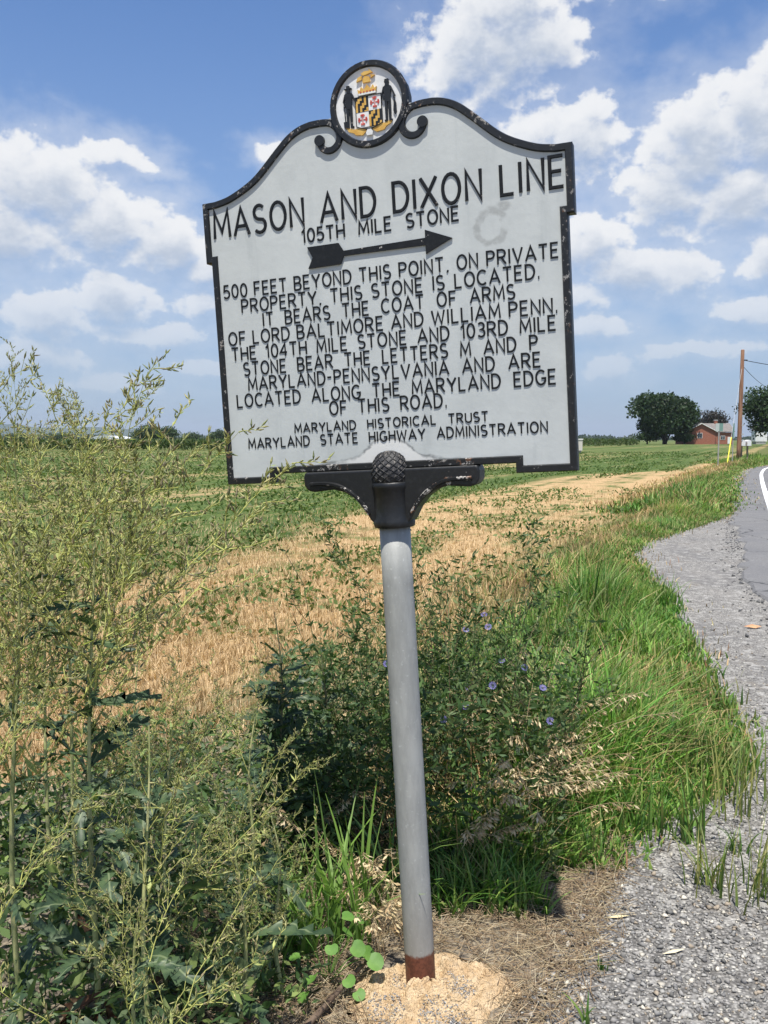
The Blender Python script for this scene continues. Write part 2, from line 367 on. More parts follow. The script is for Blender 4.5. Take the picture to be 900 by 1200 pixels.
# far hills
hm=mat('forest_hill',rough=1,spec=0,fn=var((.035,.06,.03),(.06,.085,.04),.002))
rng=np.random.default_rng(3)
def hills(name,y,x0,x1,hf,k=160,depth=2500):
    xs=np.linspace(x0,x1,k); V=[];F=[]
    for i,x in enumerate(xs):
        h=hf(x); V+=[(x,y-depth*.5,0),(x,y-depth*.2,h*.55),(x,y,h),(x,y+depth*.5,0)]
    for i in range(k-1):
        for j in range(3): F.append((4*i+j,4*i+4+j,4*i+5+j,4*i+1+j))
    tag(mesh_py(name,V,F,hm,smooth=True),kind='structure')
hills('hill_range',9000,-9500,9500,lambda x: (135/(1+math.exp((x+2350)/330))+14)*(1+.12*math.sin(x/410)+.07*math.sin(x/157+1)+.03*math.sin(x/61)))

# ================================================================ MARKER SIGN
Msig=Matrix(((0.93583,0.34764,-0.05813),(-0.34842,0.93733,-0.00367),(0.05321,0.02369,0.9983))).to_4x4()
sign=empty('road_marker',(0,0,0),'silver cast metal historical marker on a leaning grey pipe post','sign')
sign.matrix_world=Matrix.Translation((0.1096,2.4661,0))@Msig
ZP=1.4956
def chips(n,base,thr,edge,chipcol=(.42,.40,.37),rust=(.16,.07,.03),sc=38):
    g=objco(n); a=n.noise(g,sc,6,.7); b=n.noise(g,sc*.21,3)
    mk=n.ss(n.m('ADD',a,n.m('MULTIPLY',b,.35)),thr,thr+edge)
    return n.mix(mk,base,n.mix(n.ss(n.noise(g,sc*.6,3),.5,.6),chipcol,rust)),mk
def panel_fn(n,c):
    g=objco(n); X,Y,Z=n.xyz(g)
    base=n.mix(n.ss(n.noise(g,6,6,.65),.3,.7),(.45,.475,.465),(.52,.545,.53))
    stk=n.noise(n.cxyz(n.m('MULTIPLY',X,14),0,n.m('MULTIPLY',Z,1.6)),1,5,.65)
    base=n.mix(n.ss(stk,.52,.72,0,.38),base,(.33,.36,.36))
    base=n.mix(n.ss(n.noise(g,120,3,.6),.55,.75,0,.25),base,(.56,.58,.58))
    # ring shaped stain left by a sticker
    r=n.m('ADD',n.v('LENGTH',n.v('MULTIPLY',n.v('SUBTRACT',g,(.318,0,.642)),(1,0,.92))),n.m('MULTIPLY_ADD',n.noise(g,28,4),.03,-.015))
    ring=n.m('MULTIPLY',n.ss(r,.026,.034),n.ss(r,.050,.040)); r2=n.v('LENGTH',n.v('MULTIPLY',n.v('SUBTRACT',g,(.352,0,.69)),(1,0,1.3)))
    ring=n.m('MULTIPLY',ring,n.ss(n.v('LENGTH',n.v('SUBTRACT',g,(.362,0,.645))),.012,.026)); ring=n.m('MAXIMUM',ring,n.ss(r2,.024,.012)); ring=n.m('MULTIPLY',ring,n.ss(n.noise(g,60,4),.3,.6,.3,.75))
    base=n.mix(ring,base,(.30,.31,.30))
    # filler and grime around the socket cap
    nz=n.noise(n.cxyz(n.m('MULTIPLY',X,9),0,n.m('MULTIPLY',Z,22)),1,5,.6)
    prof=n.m('MULTIPLY_ADD',n.ss(n.m('ABSOLUTE',X),.02,.11),-.052,.107); prof=n.m('SUBTRACT',prof,n.m('MULTIPLY',n.ss(n.m('ABSOLUTE',X),.1,.3),.02))
    dz=n.m('SUBTRACT',Z,n.m('ADD',prof,n.m('MULTIPLY_ADD',nz,.05,-.025)))
    inx=n.ss(n.m('ABSOLUTE',X),.30,.22)
    filler=n.m('MULTIPLY',n.ss(dz,.004,-.004),inx); line=n.m('MULTIPLY',n.ss(n.m('ABSOLUTE',dz),.007,.0005),inx)
    base=n.mix(n.m('MULTIPLY',filler,n.ss(n.m('ABSOLUTE',X),.26,.05,.15,.9)),base,(.66,.66,.63))
    base=n.mix(n.m('MULTIPLY',line,n.ss(n.noise(g,30,3),.35,.6,.2,.8)),base,(.16,.17,.17))
    base=n.mix(n.ss(n.m('ADD',Z,n.m('MULTIPLY',nz,.02)),.045,.03,0,.3),base,(.6,.6,.58))
    return {'col':base,'h':n.m('ADD',n.m('MULTIPLY',n.noise(g,60,4,.6),.5),n.m('MULTIPLY',n.noise(g,9,3),.9))}
def black_fn(th,sc=38):
    def f(n,c):
        col,mk=chips(n,(.009,.010,.011),th,.03,sc=sc); return {'col':n.mix(n.ss(n.noise(objco(n),70,4),.5,.7,0,.5),col,(.022,.023,.024)),'Roughness':n.m('MULTIPLY_ADD',mk,.35,.45),'h':n.noise(objco(n),60,4)}
    return f
pm=mat('silver_paint',rough=.55,spec=.35,fn=panel_fn,bump=(.25,.004))
bk=mat('black_paint',rough=.45,spec=.45,fn=black_fn(.86),bump=(.25,.003))
bk2=mat('black_paint_chipped',rough=.5,spec=.45,fn=black_fn(.775,70),bump=(.35,.003))
wht=mat('white_enamel',rough=.45,fn=var((.66,.66,.64),(.76,.76,.74),30))
gold=mat('gold_paint',rough=.45,spec=.5,fn=var((.55,.30,.05),(.66,.42,.10),60))
redp=mat('red_paint',rough=.5,fn=var((.45,.05,.04),(.55,.12,.10),60))
# half outline, right side, bottom centre up to the medallion
ogee=[(.533,.819),(.495,.8205),(.457,.827),(.427,.837),(.395,.851),(.367,.866),(.342,.884),(.318,.905),(.295,.926),(.272,.946),(.25,.964),(.226,.978),(.201,.987),(.178,.991),(.157,.991),(.137,.986)]
half=[(0,.0265),(.355,.0265),(.355,0),(.515,0),(.515,.648),(.533,.648)]+ogee
MC=(0,1.006)
circ=[(MC[0]+.112*math.cos(R(a)),MC[1]+.112*math.sin(R(a))) for a in(-8,5,20,35,50,65,80)]
right=half+circ; full=right+[(0,1.118)]+[(-x,z) for x,z in right[::-1]][:-1]
def zed(V): return [(x,y,z) for x,y,z in V]
V,F=prism(full,0,.03)
plate=mesh_py('plate',V,F,[pm,bk2],sign,mi=[0,0]+[1]*len(full)); plate.location=(-.005,0,ZP)
PLO=(-.005,0,ZP)
def relief(name,VF,m,parent=None,par=None):
    o=mesh_py(name,VF[0],VF[1],m,par or sign)
    if par is None: o.location=PLO
    return o
# frame moulding with its two scrolls
def inset(pts,dn): return pts
sc_r=[(.1455,.9345),(.150,.926),(.1435,.915),(.130,.906),(.113,.906),(.098,.916),(.0905,.932),(.0925,.950),(.102,.966),(.117,.977),(.137,.981),(.157,.982)]
sc_r=smooth_poly(sc_r,4)
og=[(x-.003,z-.0095) for x,z in ogee[::-1][2:]]
og=[(x,z) for x,z in og if x<.5]
chain=sc_r[:-1]+smooth_poly(og,3)+[(.5235,.8105),(.5235,.6575),(.5055,.6575),(.5055,.0095),(.3645,.0095),(.3645,.036),(0,.036)]
tw=[.0075+.0025*min(1,i/14) for i in range(len(chain))]; 
full_chain=chain+[(-x,z) for x,z in chain[::-1][1:]]
VF=ribbon(full_chain,.0095,-.0002,.0065,taper=tw+tw[::-1][1:])
relief('frame_moulding',VF,bk2)
def disc(cx,cz,r,y0,y1,k=28): return prism([(cx+r*math.cos(2*math.pi*i/k),cz+r*math.sin(2*math.pi*i/k)) for i in range(k)],y0,y1)
for s in(-1,1): relief('scroll_ball',disc(s*.1485,.934,.0145,-.009,-.0006,20),bk)
# medallion
seal=mesh_py('medallion',*disc(0,0,.1,-.003,-.0004,48),wht,sign); seal.location=(-.005,0,ZP+1.006)
def onseal(name,VF,m,label=None):
    o=mesh_py(name,VF[0],VF[1],m,seal)
    if label: o['label']=label
    return o
ringp=[(.1035*math.cos(2*math.pi*i/48),.1035*math.sin(2*math.pi*i/48)) for i in range(48)]
relief('medallion_ring',(lambda VF:([(x,y,z+1.006) for x,y,z in VF[0]],VF[1]))(ribbon(ringp,.0105,.0003,.0105,closed=True,topf=.6)),bk2)
def pol(pts,y,t=.0025): return prism(pts,-.0035-y-t,-.0030)
# quartered shield
SX0,SX1,SZ0,SZ1=-.036,.038,-.055,.020
def shield_bottom(x): t=(x-SX0)/(SX1-SX0); return SZ0-.010*math.sin(math.pi*t)
mx=(SX0+SX1)/2; mz=-.019
def stripes_quarter(x0,x1,z0,z1):
    k=6; parts=[[],[]]
    for i in range(k):
        a=x0+(x1-x0)*i/k; b=x0+(x1-x0)*(i+1)/k
        t=((a+b)/2-x0)/(x1-x0); zb=z1-(z1-z0)*t                # bend running down to the right
        h=(z1-z0)*.17; hi=min(z1,zb+h); lo=max(z0,zb-h)
        for (p,q,sw) in((hi,z1,0),(lo,hi,1),(z0,lo,0)):
            if q-p>.0004: parts[(i+sw)%2].append(pol([(a+.0001,p+.00005),(b-.0001,p+.00005),(b-.0001,q-.00005),(a+.0001,q-.00005)],.0015))
    return parts
for (x0,x1,z0,z1) in((SX0+.0006,mx,mz,SZ1),(mx,SX1-.0006,SZ0-.004,mz)):
    g_,b_=stripes_quarter(x0,x1,z0,z1)
    onseal('shield_stripes',merge(g_),gold,'gold stripes of the shield'); onseal('shield_stripes',merge(b_),bk,'black stripes of the shield')
def cross_quarter(x0,x1,z0,z1):
    w=[];r=[]; cx=(x0+x1)/2; cz=(z0+z1)/2; a=(x1-x0)/2; b=(z1-z0)/2
    w.append(pol([(x0,z0),(x1,z0),(x1,z1),(x0,z1)],.0008))
    for dx,dz in((1,0),(-1,0),(0,1),(0,-1)):
        ex,ez=cx+dx*a*.62,cz+dz*b*.62
        for k,(ox,oz) in enumerate(((0,0),(dz*.0035+dx*-.001,dx*.0035+dz*-.001),(-dz*.0035+dx*-.001,-dx*.0035+dz*-.001))):
            r.append(prism([(ex+ox+.0026*math.cos(2*math.pi*i/8),ez+oz+.0026*math.sin(2*math.pi*i/8)) for i in range(8)],-.0082-.0002*k,-.006))
        r.append(prism([(cx+dx*.002-dz*.0012,cz+dz*.002-dx*.0012),(cx+dx*.002+dz*.0012,cz+dz*.002+dx*.0012),(ex+dz*.0012,ez+dx*.0012),(ex-dz*.0012,ez-dx*.0012)],-.0079,-.006))
    return w,r
for q in((mx+.0003,SX1-.0006,mz+.0003,SZ1),(SX0+.0006,mx-.0003,SZ0-.004,mz-.0003)):
    w_,r_=cross_quarter(*q); onseal('shield_quarter',merge(w_),wht); onseal('cross',merge(r_),redp)
edge=[(SX0,SZ1),(SX1,SZ1)]+[(SX1+(SX0-SX1)*i/10,shield_bottom(SX1+(SX0-SX1)*i/10)) for i in range(11)]
onseal('shield_edge',ribbon(edge,.0011,-.003,.0058,closed=True),bk)
# crown, helmet and crest
crown=[(-.025,.026),(.024,.026),(.027,.040),(.021,.036),(.017,.046),(.010,.037),(0,.049),(-.009,.037),(-.017,.046),(-.021,.036),(-.028,.040)]
onseal('crown',pol(crown,.003),gold)
for i in range(5): onseal('crown_jewel',(lambda x:prism([(x+.0022*math.cos(k),.031+.0022*math.sin(k)) for k in(0,1.05,2.1,3.14,4.2,5.25)],-.0105,-.0085))(-.018+i*.009),redp)
onseal('crown_band',prism([(-.025,.0235),(.024,.0235),(.0242,.0285),(-.0252,.0285)],-.0098,-.003),wht)
for pl in ([(-.012,.055),(.010,.055),(.008,.068),(-.004,.072),(-.011,.066)],[(-.030,.060),(-.014,.064),(-.013,.074),(-.026,.070)],[(-.009,.073),(.018,.078),(.006,.090),(.010,.083),(-.006,.084),(-.016,.079)],[(.012,.064),(.024,.070),(.012,.073)]):
    onseal('crest',pol(pl,.002),gold)
# supporters: farmer with spade at left, fisherman at right
def figure(cx,hat,s):
    P=[]
    bd=lambda pts,y=.003:P.append(pol([(cx+s*a,b) for a,b in pts][::(1 if s>0 else -1)],y))
    bd([(-.0045,.036),(.0045,.036),(.0052,.045),(.002,.050),(-.002,.050),(-.0052,.045)])
    if hat: bd([(-.011,.0465),(.011,.0465),(.010,.0485),(.005,.049),(.004,.055),(-.004,.055),(-.005,.049),(-.010,.0485)],.0034)
    else: bd([(-.007,.0445),(.006,.0445),(.005,.053),(-.005,.053)],.0034)
    bd([(-.011,.034),(-.003,.038),(.003,.038),(.011,.034),(.009,.015),(.0085,-.005),(-.0085,-.005),(-.009,.015)],.0026)
    bd([(-.0085,-.0052),(-.001,-.0052),(-.0015,-.030),(-.002,-.050),(-.0075,-.050),(-.0085,-.028)],.0022)
    bd([(.001,-.0052),(.0085,-.0052),(.0085,-.028),(.0075,-.050),(.002,-.050),(.0015,-.030)],.0022)
    bd([(-.011,.034),(-.0085,.030),(-.013,.016),(-.009,.004),(-.0115,.001),(-.017,.015)],.0030)
    bd([(.011,.034),(.0085,.030),(.014,.018),(.020,.006),(.022,.009),(.0165,.022)],.0030)
    bd([(-.011,-.0505),(-.002,-.0505),(-.002,-.0545),(-.011,-.0545)],.0024); bd([(.002,-.0505),(.011,-.0505),(.011,-.0545),(.002,-.0545)],.0024)
    return P
fl=figure(-.055,True,1); fl.append(prism([(-.0705,.004),(-.0685,.004),(-.0665,-.036),(-.0685,-.036)],-.0066,-.003)); fl.append(prism([(-.0735,-.036),(-.062,-.036),(-.0635,-.052),(-.0675,-.056),(-.0720,-.052)],-.0062,-.003))
onseal('supporter_figure',merge(fl),bk,'black farmer figure in a wide hat leaning on a spade')
fr=figure(.056,False,1); fr.append(prism([(.072,.012),(.079,-.012),(.0795,-.034),(.074,-.040),(.070,-.030),(.072,-.012)],-.0066,-.003))
onseal('supporter_figure',merge(fr),bk,'black fisherman figure holding a hanging catch')
for pts in ([(-.068,-.052),(-.045,-.060),(-.020,-.060),(-.008,-.068),(-.020,-.079),(-.040,-.076),(-.045,-.070),(-.060,-.064)],[(.066,-.050),(.050,-.056),(.024,-.058),(.008,-.068),(.020,-.076),(.042,-.074),(.048,-.066),(.062,-.060)]):
    onseal('ribbon_scroll',pol(pts,.001),gold)
onseal('shell',pol([(-.008,-.082),(.008,-.082),(.010,-.074),(.005,-.066),(0,-.064),(-.005,-.066),(-.010,-.074)],.0025),wht)
# ---- raised lettering, each letter a casting of its own
def G_():
    g={}
    O=lambda w:('c',arc(w/2,.5,w/2,.5,90,450,20)[:-1])
    g['A']=(.66,[[(0,0),(.33,1),(.66,0)],[(.12,.34),(.54,.34)]])
    g['B']=(.52,[[(0,0),(0,1),(.28,1)]+arc(.28,.76,.2,.24,80,-90,7)+[(0,.52)],[(.0,.5),(.28,.51)]+arc(.28,.255,.24,.255,80,-90,7)+[(0,0)]])
    g['C']=(.58,[arc(.33,.5,.33,.5,48,312,16)])
    g['D']=(.56,[('c',[(0,0),(0,1),(.2,1)]+arc(.2,.5,.36,.5,80,-80,12)+[(.2,0)])])
    g['E']=(.46,[[(.46,1),(0,1),(0,0),(.46,0)],[(0,.52),(.4,.52)]])
    g['F']=(.46,[[(.46,1),(0,1),(0,0)],[(0,.52),(.4,.52)]])
    g['G']=(.62,[arc(.33,.5,.33,.5,48,330,16)+[(.62,.44),(.36,.44)]])
    g['H']=(.54,[[(0,0),(0,1)],[(.54,0),(.54,1)],[(0,.52),(.54,.52)]])
    g['I']=(.04,[[(.02,0),(.02,1)]])
    g['L']=(.44,[[(0,1),(0,0),(.44,0)]])
    g['M']=(.70,[[(0,0),(.05,1),(.35,.22),(.65,1),(.70,0)]])
    g['N']=(.54,[[(0,0),(0,1),(.54,0),(.54,1)]])
    g['O']=(.64,[O(.64)])
    g['P']=(.5,[[(0,0),(0,1),(.26,1)]+arc(.26,.74,.24,.26,80,-90,8)+[(0,.48)]])
    g['R']=(.54,[[(0,0),(0,1),(.27,1)]+arc(.27,.74,.24,.26,80,-90,8)+[(0,.48)],[(.24,.48),(.54,0)]])
    g['S']=(.5,[arc(.25,.745,.23,.255,40,255,10)+arc(.25,.255,.25,.255,75,-140,10)[1:]])
    g['T']=(.56,[[(0,1),(.56,1)],[(.28,1),(.28,0)]])
    g['U']=(.54,[[(0,1),(0,.3)]+arc(.27,.28,.27,.28,180,360,10)[1:]+[(.54,1)]])
    g['V']=(.62,[[(0,1),(.31,0),(.62,1)]])
    g['W']=(.86,[[(0,1),(.2,0),(.43,.85),(.66,0),(.86,1)]])
    g['X']=(.6,[[(0,0),(.6,1)],[(0,1),(.6,0)]])
    g['Y']=(.6,[[(0,1),(.3,.45),(.6,1)],[(.3,.45),(.3,0)]])
    g['0']=(.5,[('c',arc(.25,.5,.25,.5,90,450,18)[:-1])])
    g['1']=(.2,[[(0,.78),(.17,1),(.17,0)]])
    g['3']=(.46,[arc(.22,.76,.21,.24,140,-90,9)+arc(.22,.26,.24,.26,85,-145,10)[1:]])
    g['4']=(.54,[[(.40,0),(.40,1),(0,.3),(.54,.3)]])
    g['5']=(.48,[[(.44,1),(.08,1),(.04,.56)]+arc(.22,.32,.26,.31,110,-140,10)])
    g[',']=(.10,[[(.08,.06),(.03,-.10)]]); g['.']=(.08,[[(.0,.03),(.08,.03)]]); g['-']=(.3,[[(0,.5),(.3,.5)]])
    return g
GL=G_()
def glyph_VF(ch,h,hw,dep,sx):
    parts=[]
    for i,s in enumerate(GL[ch][1]):
        cl_=isinstance(s,tuple); pts=s[1] if cl_ else s; w=hw*(1.5 if ch=='.' else 1)
        parts.append(ribbon([(a*h*sx,b*h) for a,b in pts],w,.0002,dep+.00025*i,closed=cl_,topf=.62))
    return merge(parts)
meshc={}
def row(text,z,h,x0,x1,hw,wg,dep,per_letter=True,name='text_line'):
    words=text.split(' '); gap=.24*h
    sw=sum(GL[c][0] for w in words for c in w)*h; ng=sum(len(w)-1 for w in words); nw=len(words)-1
    tot=x1-x0; sx=(tot-nw*wg*h)/(sw+ng*gap); sx=max(.75,min(1.28,sx))
    wgap=(tot-sx*(sw+ng*gap))/max(1,nw)
    lineo=empty_child(name,(x0-.005,0,ZP+z)); lineo['label']='raised black lettering reading '+text.replace(',','').replace('.','')
    x=0; allp=[]
    rj=random.Random(text)
    for w in words:
        for c in w:
            key=(c,round(h,4),round(sx,3)); VF=glyph_VF(c,h,hw,dep,sx)
            dz=rj.uniform(-.012,.012)*h; dx=rj.uniform(-.01,.01)*h
            if per_letter:
                if key not in meshc:
                    o=mesh_py('letter',VF[0],VF[1],letm,lineo); meshc[key]=o.data
                else: o=link(bpy.data.objects.new('letter',meshc[key]),lineo)
                o.location=(x+dx,0,dz)
            else: allp.append(([(a+x+dx,b,cc+dz) for a,b,cc in VF[0]],VF[1]))
            x+=GL[c][0]*h*sx+gap*sx
        x+=wgap-gap*sx
    if allp:
        V,F=merge(allp); lineo.name='tmp_line'; lo=lineo.location.copy(); lab=lineo['label']; bpy.data.objects.remove(lineo)
        o=mesh_py(name,V,F,letm,sign); o.location=lo; o['label']=lab; o['kind']='stuff'
def empty_child(name,loc):
    o=bpy.data.objects.new(name,None); o.location=loc; o.empty_display_size=.02; return link(o,sign)
letm=mat('letter_black',rough=.55,spec=.25,fn=black_fn(.84),bump=(.2,.002))
row('MASON AND DIXON LINE',.7165,.0755,-.501,.507,.0050,.72,.0034)
row('105TH MILE STONE',.670,.0355,-.222,.232,.0031,1.25,.0025)
B=[('500 FEET BEYOND THIS POINT, ON PRIVATE',.5425,-.484,.487,.72),('PROPERTY, THIS STONE IS LOCATED.',.4965,-.428,.437,.85),('IT BEARS THE COAT OF ARMS',.452,-.362,.371,1.1),('OF LORD BALTIMORE AND WILLIAM PENN.',.4065,-.478,.479,.72),
('THE 104TH MILE STONE AND 103RD MILE',.362,-.472,.473,.95),('STONE BEAR THE LETTERS M AND P',.3165,-.436,.424,1.05),('MARYLAND-PENNSYLVANIA AND ARE',.272,-.424,.43,1.1),('LOCATED ALONG THE MARYLAND EDGE',.2255,-.465,.468,1.05),('OF THIS ROAD.',.1855,-.17,.173,1.0)]
for t,z,a,b,wg in B: row(t,z+.0008,.0362,a,b,.0028,wg,.0024)
row('MARYLAND HISTORICAL TRUST',.1415,.0245,-.284,.285,.0023,1.5,.0022,False)
row('MARYLAND STATE HIGHWAY ADMINISTRATION',.1035,.0275,-.437,.441,.0024,1.3,.0022,False)
arr=[(-.207,.596),(-.192,.6245),(-.207,.655),(-.112,.655),(-.098,.632),(.139,.636),(.139,.657),(.213,.6265),(.139,.594),(.139,.617),(-.098,.618),(-.108,.597)]
relief('arrow',prism(arr,-.005,-.0003),mat('arrow_black',rough=.5,fn=black_fn(.83),bump=(.2,.002)))
# bracket with ribs, socket and crosshatched cap
hb=[(.0,.0262),(.254,.0262),(.259,.012),(.258,-.012),(.247,-.027),(.228,-.031),(.168,-.026),(.136,-.034),(.105,-.053),(.078,-.083),(.060,-.115),(.05,-.125),(0,-.125)]
bp_=hb+[(-x,z) for x,z in hb[::-1][1:-1]]
o=mesh_py('bracket',*prism(bp_,-.018,.048),bk,sign); o.location=(-.005,0,ZP)
o.modifiers.new('b','BEVEL').width=.006; o.modifiers['b'].segments=3
ribm=mat('worn_black_rib',rough=.5,fn=black_fn(.73,60),bump=(.3,.003))
rib=smooth_poly([(.238,-.008),(.19,-.008),(.15,-.016),(.115,-.036),(.085,-.064),(.062,-.098)],4)
for s in(-1,1): relief('bracket_rib',ribbon([(s*x,z) for x,z in rib],.006,-.0178,.008,topf=.5),ribm)
bm=bmesh.new(); lathe(bm,[(.052,-.138),(.057,-.136),(.0585,-.128),(.0585,-.118),(.0555,-.112),(.0555,-.03),(.0585,-.026),(.0585,-.014),(.0545,-.010)],36,0,.0125)
o=bm_obj('socket',bm,bk,sign,True); o.location=(-.005,0,ZP)
dome=[(.0545,-.010),(.057,.006),(.0565,.024),(.052,.042),(.044,.057),(.033,.068),(.019,.0755),(.002,.078)]
bm=bmesh.new(); lathe(bm,dome,36,0,.0125)
capm=mat('cap_iron',rough=.6,spec=.4,fn=lambda n,c:n.mix(n.ss(n.noise(objco(n),90,5,.7),.5,.66),(.03,.03,.032),(.21,.19,.165)))
cap=bm_obj('socket_cap',bm,capm,sign,True); cap.location=(-.005,0,ZP)
def dome_r(z):
    for (r0,z0),(r1,z1) in zip(dome,dome[1:]):
        if z<=z1: t=(z-z0)/(z1-z0); return r0+(r1-r0)*t
    return 0
A_=[];B_=[]
for s in(-1,1):
    for k in range(14):
        pr=None
        for i in range(13):
            z=-.008+.080*i/12; a=2*math.pi*k/14+s*(i/12)*2.0; r=dome_r(z)+.0006; p=(r*math.cos(a),.0125+r*math.sin(a),z)
            if pr: A_.append(pr);B_.append(p)
            pr=p
V,F=tubes(A_,B_,.0017,.0017,4); mesh_np('cap_crosshatching',V,F,bk,cap)
def pipe_fn(n,c):
    g=objco(n); X,Y,Z=n.xyz(g)
    base=n.mix(n.ss(n.noise(n.v('MULTIPLY',g,(30,30,8)),1,5,.65),.3,.7),(.265,.272,.258),(.35,.355,.335))
    base=n.mix(n.ss(n.noise(g,90,4,.6),.6,.75,0,.5),base,(.52,.53,.52))
    base=n.mix(n.ss(n.noise(g,7,5,.7),.58,.7,0,.35),base,(.25,.23,.2))
    zz=n.m('ADD',Z,n.m('MULTIPLY_ADD',n.noise(g,35,5,.65),.035,-.017))
    base=n.mix(n.ss(zz,.36,.14,0,.3),base,(.28,.24,.20))
    base=n.mix(n.ss(zz,.118,.108),base,n.mix(n.ss(n.noise(g,55,4,.7),.35,.65),(.085,.028,.018),(.17,.06,.035)))
    return {'col':base,'h':n.noise(g,70,5,.6)}
pipem=mat('painted_pipe',rough=.5,spec=.4,fn=pipe_fn,bump=(.2,.003))
bm=bmesh.new(); lathe(bm,[(.0435,-.12),(.0435,.05),(.0437,.4),(.0435,.8),(.0435,1.2),(.0435,ZP-.13)],36,-.005,.0125); post=bm_obj('post',bm,pipem,sign,True)

# ================================================================ MOUND, STICK
rng=np.random.default_rng(11)
def mound_fn(n,c):
    g=objco(n)
    return {'col':n.mix(n.ss(n.noise(g,26,5,.65),.38,.62),(.55,.39,.225),(.68,.52,.33)),'h':n.m('ADD',n.noise(g,60,6,.75),n.m('MULTIPLY',n.vor(g,160),-.5))}
mdm=mat('tan_cement',rough=.98,spec=.05,fn=mound_fn,bump=(1,.012))
from mathutils import noise as mn
bm=bmesh.new(); K=200; rings=[]
for j in range(60):
    t=j/59; rr=[]
    for i in range(K):
        a=2*math.pi*i/K; Rr=.215*(1+.16*math.sin(a*2+.7)+.07*math.sin(a*5+1)+.05*math.sin(a*9+2)); r=Rr*t
        x,y=r*math.cos(a)*1.02,r*math.sin(a)*.92
        h=(.030*(1-t**2.6))*(1+.0)+.022*mn.fractal(Vector((x*17,y*17,1.3)),.9,2,5)+.014*mn.fractal(Vector((x*45,y*45,5)),.8,2,3)*(1-t*.3)
        vd=mn.voronoi(Vector((x*38,y*38,2)))[0]; h+=.018*(.55-min(1,vd[0]))*(1-t*.2); vd=mn.voronoi(Vector((x*90,y*90,7)))[0]; h+=.0035*(.5-min(1,vd[0]))
        h=h*(1-t**8)-.006*(t**8)
        # sunken patches filled with stones
        for px,py,pr in((.085,-.01,.05),(-.13,-.10,.06),(.02,-.13,.065),(-.09,.01,.035),(.07,-.14,.04)):
            dd=math.hypot(x-px,y-py)/pr
            if dd<1: h-=.022*(1-dd*dd)*(1-t*.6)
        rr.append(bm.verts.new((x,y,max(h,-.006))))
    rings.append(rr)
for a,b in zip(rings,rings[1:]):
    for i in range(K): 
        if a is rings[0] : continue
        bm.faces.new((a[i],a[(i+1)%K],b[(i+1)%K],b[i]))
mound=bm_obj('footing_mound',bm,mdm,None,True); mound.location=(.135,2.44,.006)
tag(mound,'rough sandy tan mound of crumbled footing around the rusty post base','mound')
MVS=np.array([v.co for v in mound.data.vertices])
def mound_h(x,y):
    d=(MVS[:,0]-x)**2+(MVS[:,1]-y)**2; return MVS[d.argmin(),2]
# stones
def stones(rng,P,s,cols):
    """irregular 6-vertex pebbles"""
    n_=len(P); base=np.array([[1,0,0],[-1,0,0],[0,1,0],[0,-1,0],[0,0,1],[0,0,-1],[.6,.6,.5],[-.6,.6,.5],[-.6,-.6,.5],[.6,-.6,.5]],float)
    base=base[:6]; F=np.array([[0,2,4],[2,1,4],[1,3,4],[3,0,4],[2,0,5],[1,2,5],[3,1,5],[0,3,5]])
    V=base[None]*rng.uniform(.6,1.25,(n_,6,1))*s[:,None,None]*np.array([1,.8,.55])
    V[...,:]+=rng.normal(0,.18,(n_,6,3))*s[:,None,None]
    a=rng.uniform(0,2*np.pi,n_);c,s_=np.cos(a)[:,None],np.sin(a)[:,None]
    x=V[...,0]*c-V[...,1]*s_; y=V[...,0]*s_+V[...,1]*c; V=np.stack([x,y,V[...,2]],-1)+P[:,None,:]
    return V.reshape(-1,3),(F[None]+(np.arange(n_)*6)[:,None,None]).reshape(-1,3),np.repeat(cols,6,0)
pt=[]
for px,py,pr,k in((.085,-.01,.04,170),(-.13,-.10,.05,200),(.02,-.13,.055,260),(-.09,.01,.025,50),(.07,-.14,.03,90)):
    for _ in range(k*2):
        r=pr*1.15*math.sqrt(rng.random());a=rng.uniform(0,6.28); x,y=px+r*math.cos(a),py+r*math.sin(a); pt.append((x,y,mound_h(x,y)+.0005))
pt=np.array(pt)
V,F,C=stones(rng,pt,rng.uniform(.0018,.0042,len(pt)),palette(rng,len(pt),[(.20,.20,.20),(.30,.30,.30),(.42,.41,.39),(.24,.24,.24),(.45,.34,.2)]))
tag(mesh_np('embedded_gravel',V,F,stonem,mound,C),kind='stuff')

def interp_edge(pts,y):
    ys=[p[1] for p in pts]; xs=[p[0] for p in pts]; return np.interp(y,ys,xs)
# loose gravel on the shoulder
k=26000; yy=2.0+rng.exponential(1.6,k); xx=interp_edge(EDGE_SH,yy)+rng.uniform(-.12,2.2,k)**1.0
keep=(yy<9)&(xx<interp_edge(EDGE_RD,yy)); xx,yy=xx[keep],yy[keep]; sz=rng.uniform(.0028,.0068,len(xx))*rng.choice([1,1,1,1,1.4,2.2],len(xx))*(1+yy*.02)
col=palette(rng,len(xx),[(.17,.165,.155),(.26,.25,.235),(.12,.117,.11),(.34,.33,.30),(.52,.48,.40),(.28,.235,.18),(.21,.205,.195),(.16,.155,.15),(.24,.235,.22),(.30,.29,.265)],.2)
P_=np.stack([xx,yy,.005+sz*.2],1); V,F,C=stones(rng,P_,sz,col)
tag(mesh_np('loose_gravel',V,F,stonem,None,C),kind='stuff')
# broken pavement crumbs along the asphalt edge
k=1500; yy=rng.uniform(3,40,k); xx=interp_edge(EDGE_RD,yy)-np.abs(rng.normal(0,.14,k)); sz=rng.uniform(.005,.014,k)*rng.choice([1,1,1,2],k)
V,F,C=stones(rng,np.stack([xx,yy,.008+sz*.25],1),sz,palette(rng,k,[(.09,.09,.09),(.14,.14,.14),(.2,.2,.19)]))
tag(mesh_np('pavement_crumbs',V,F,stonem,None,C),kind='stuff')
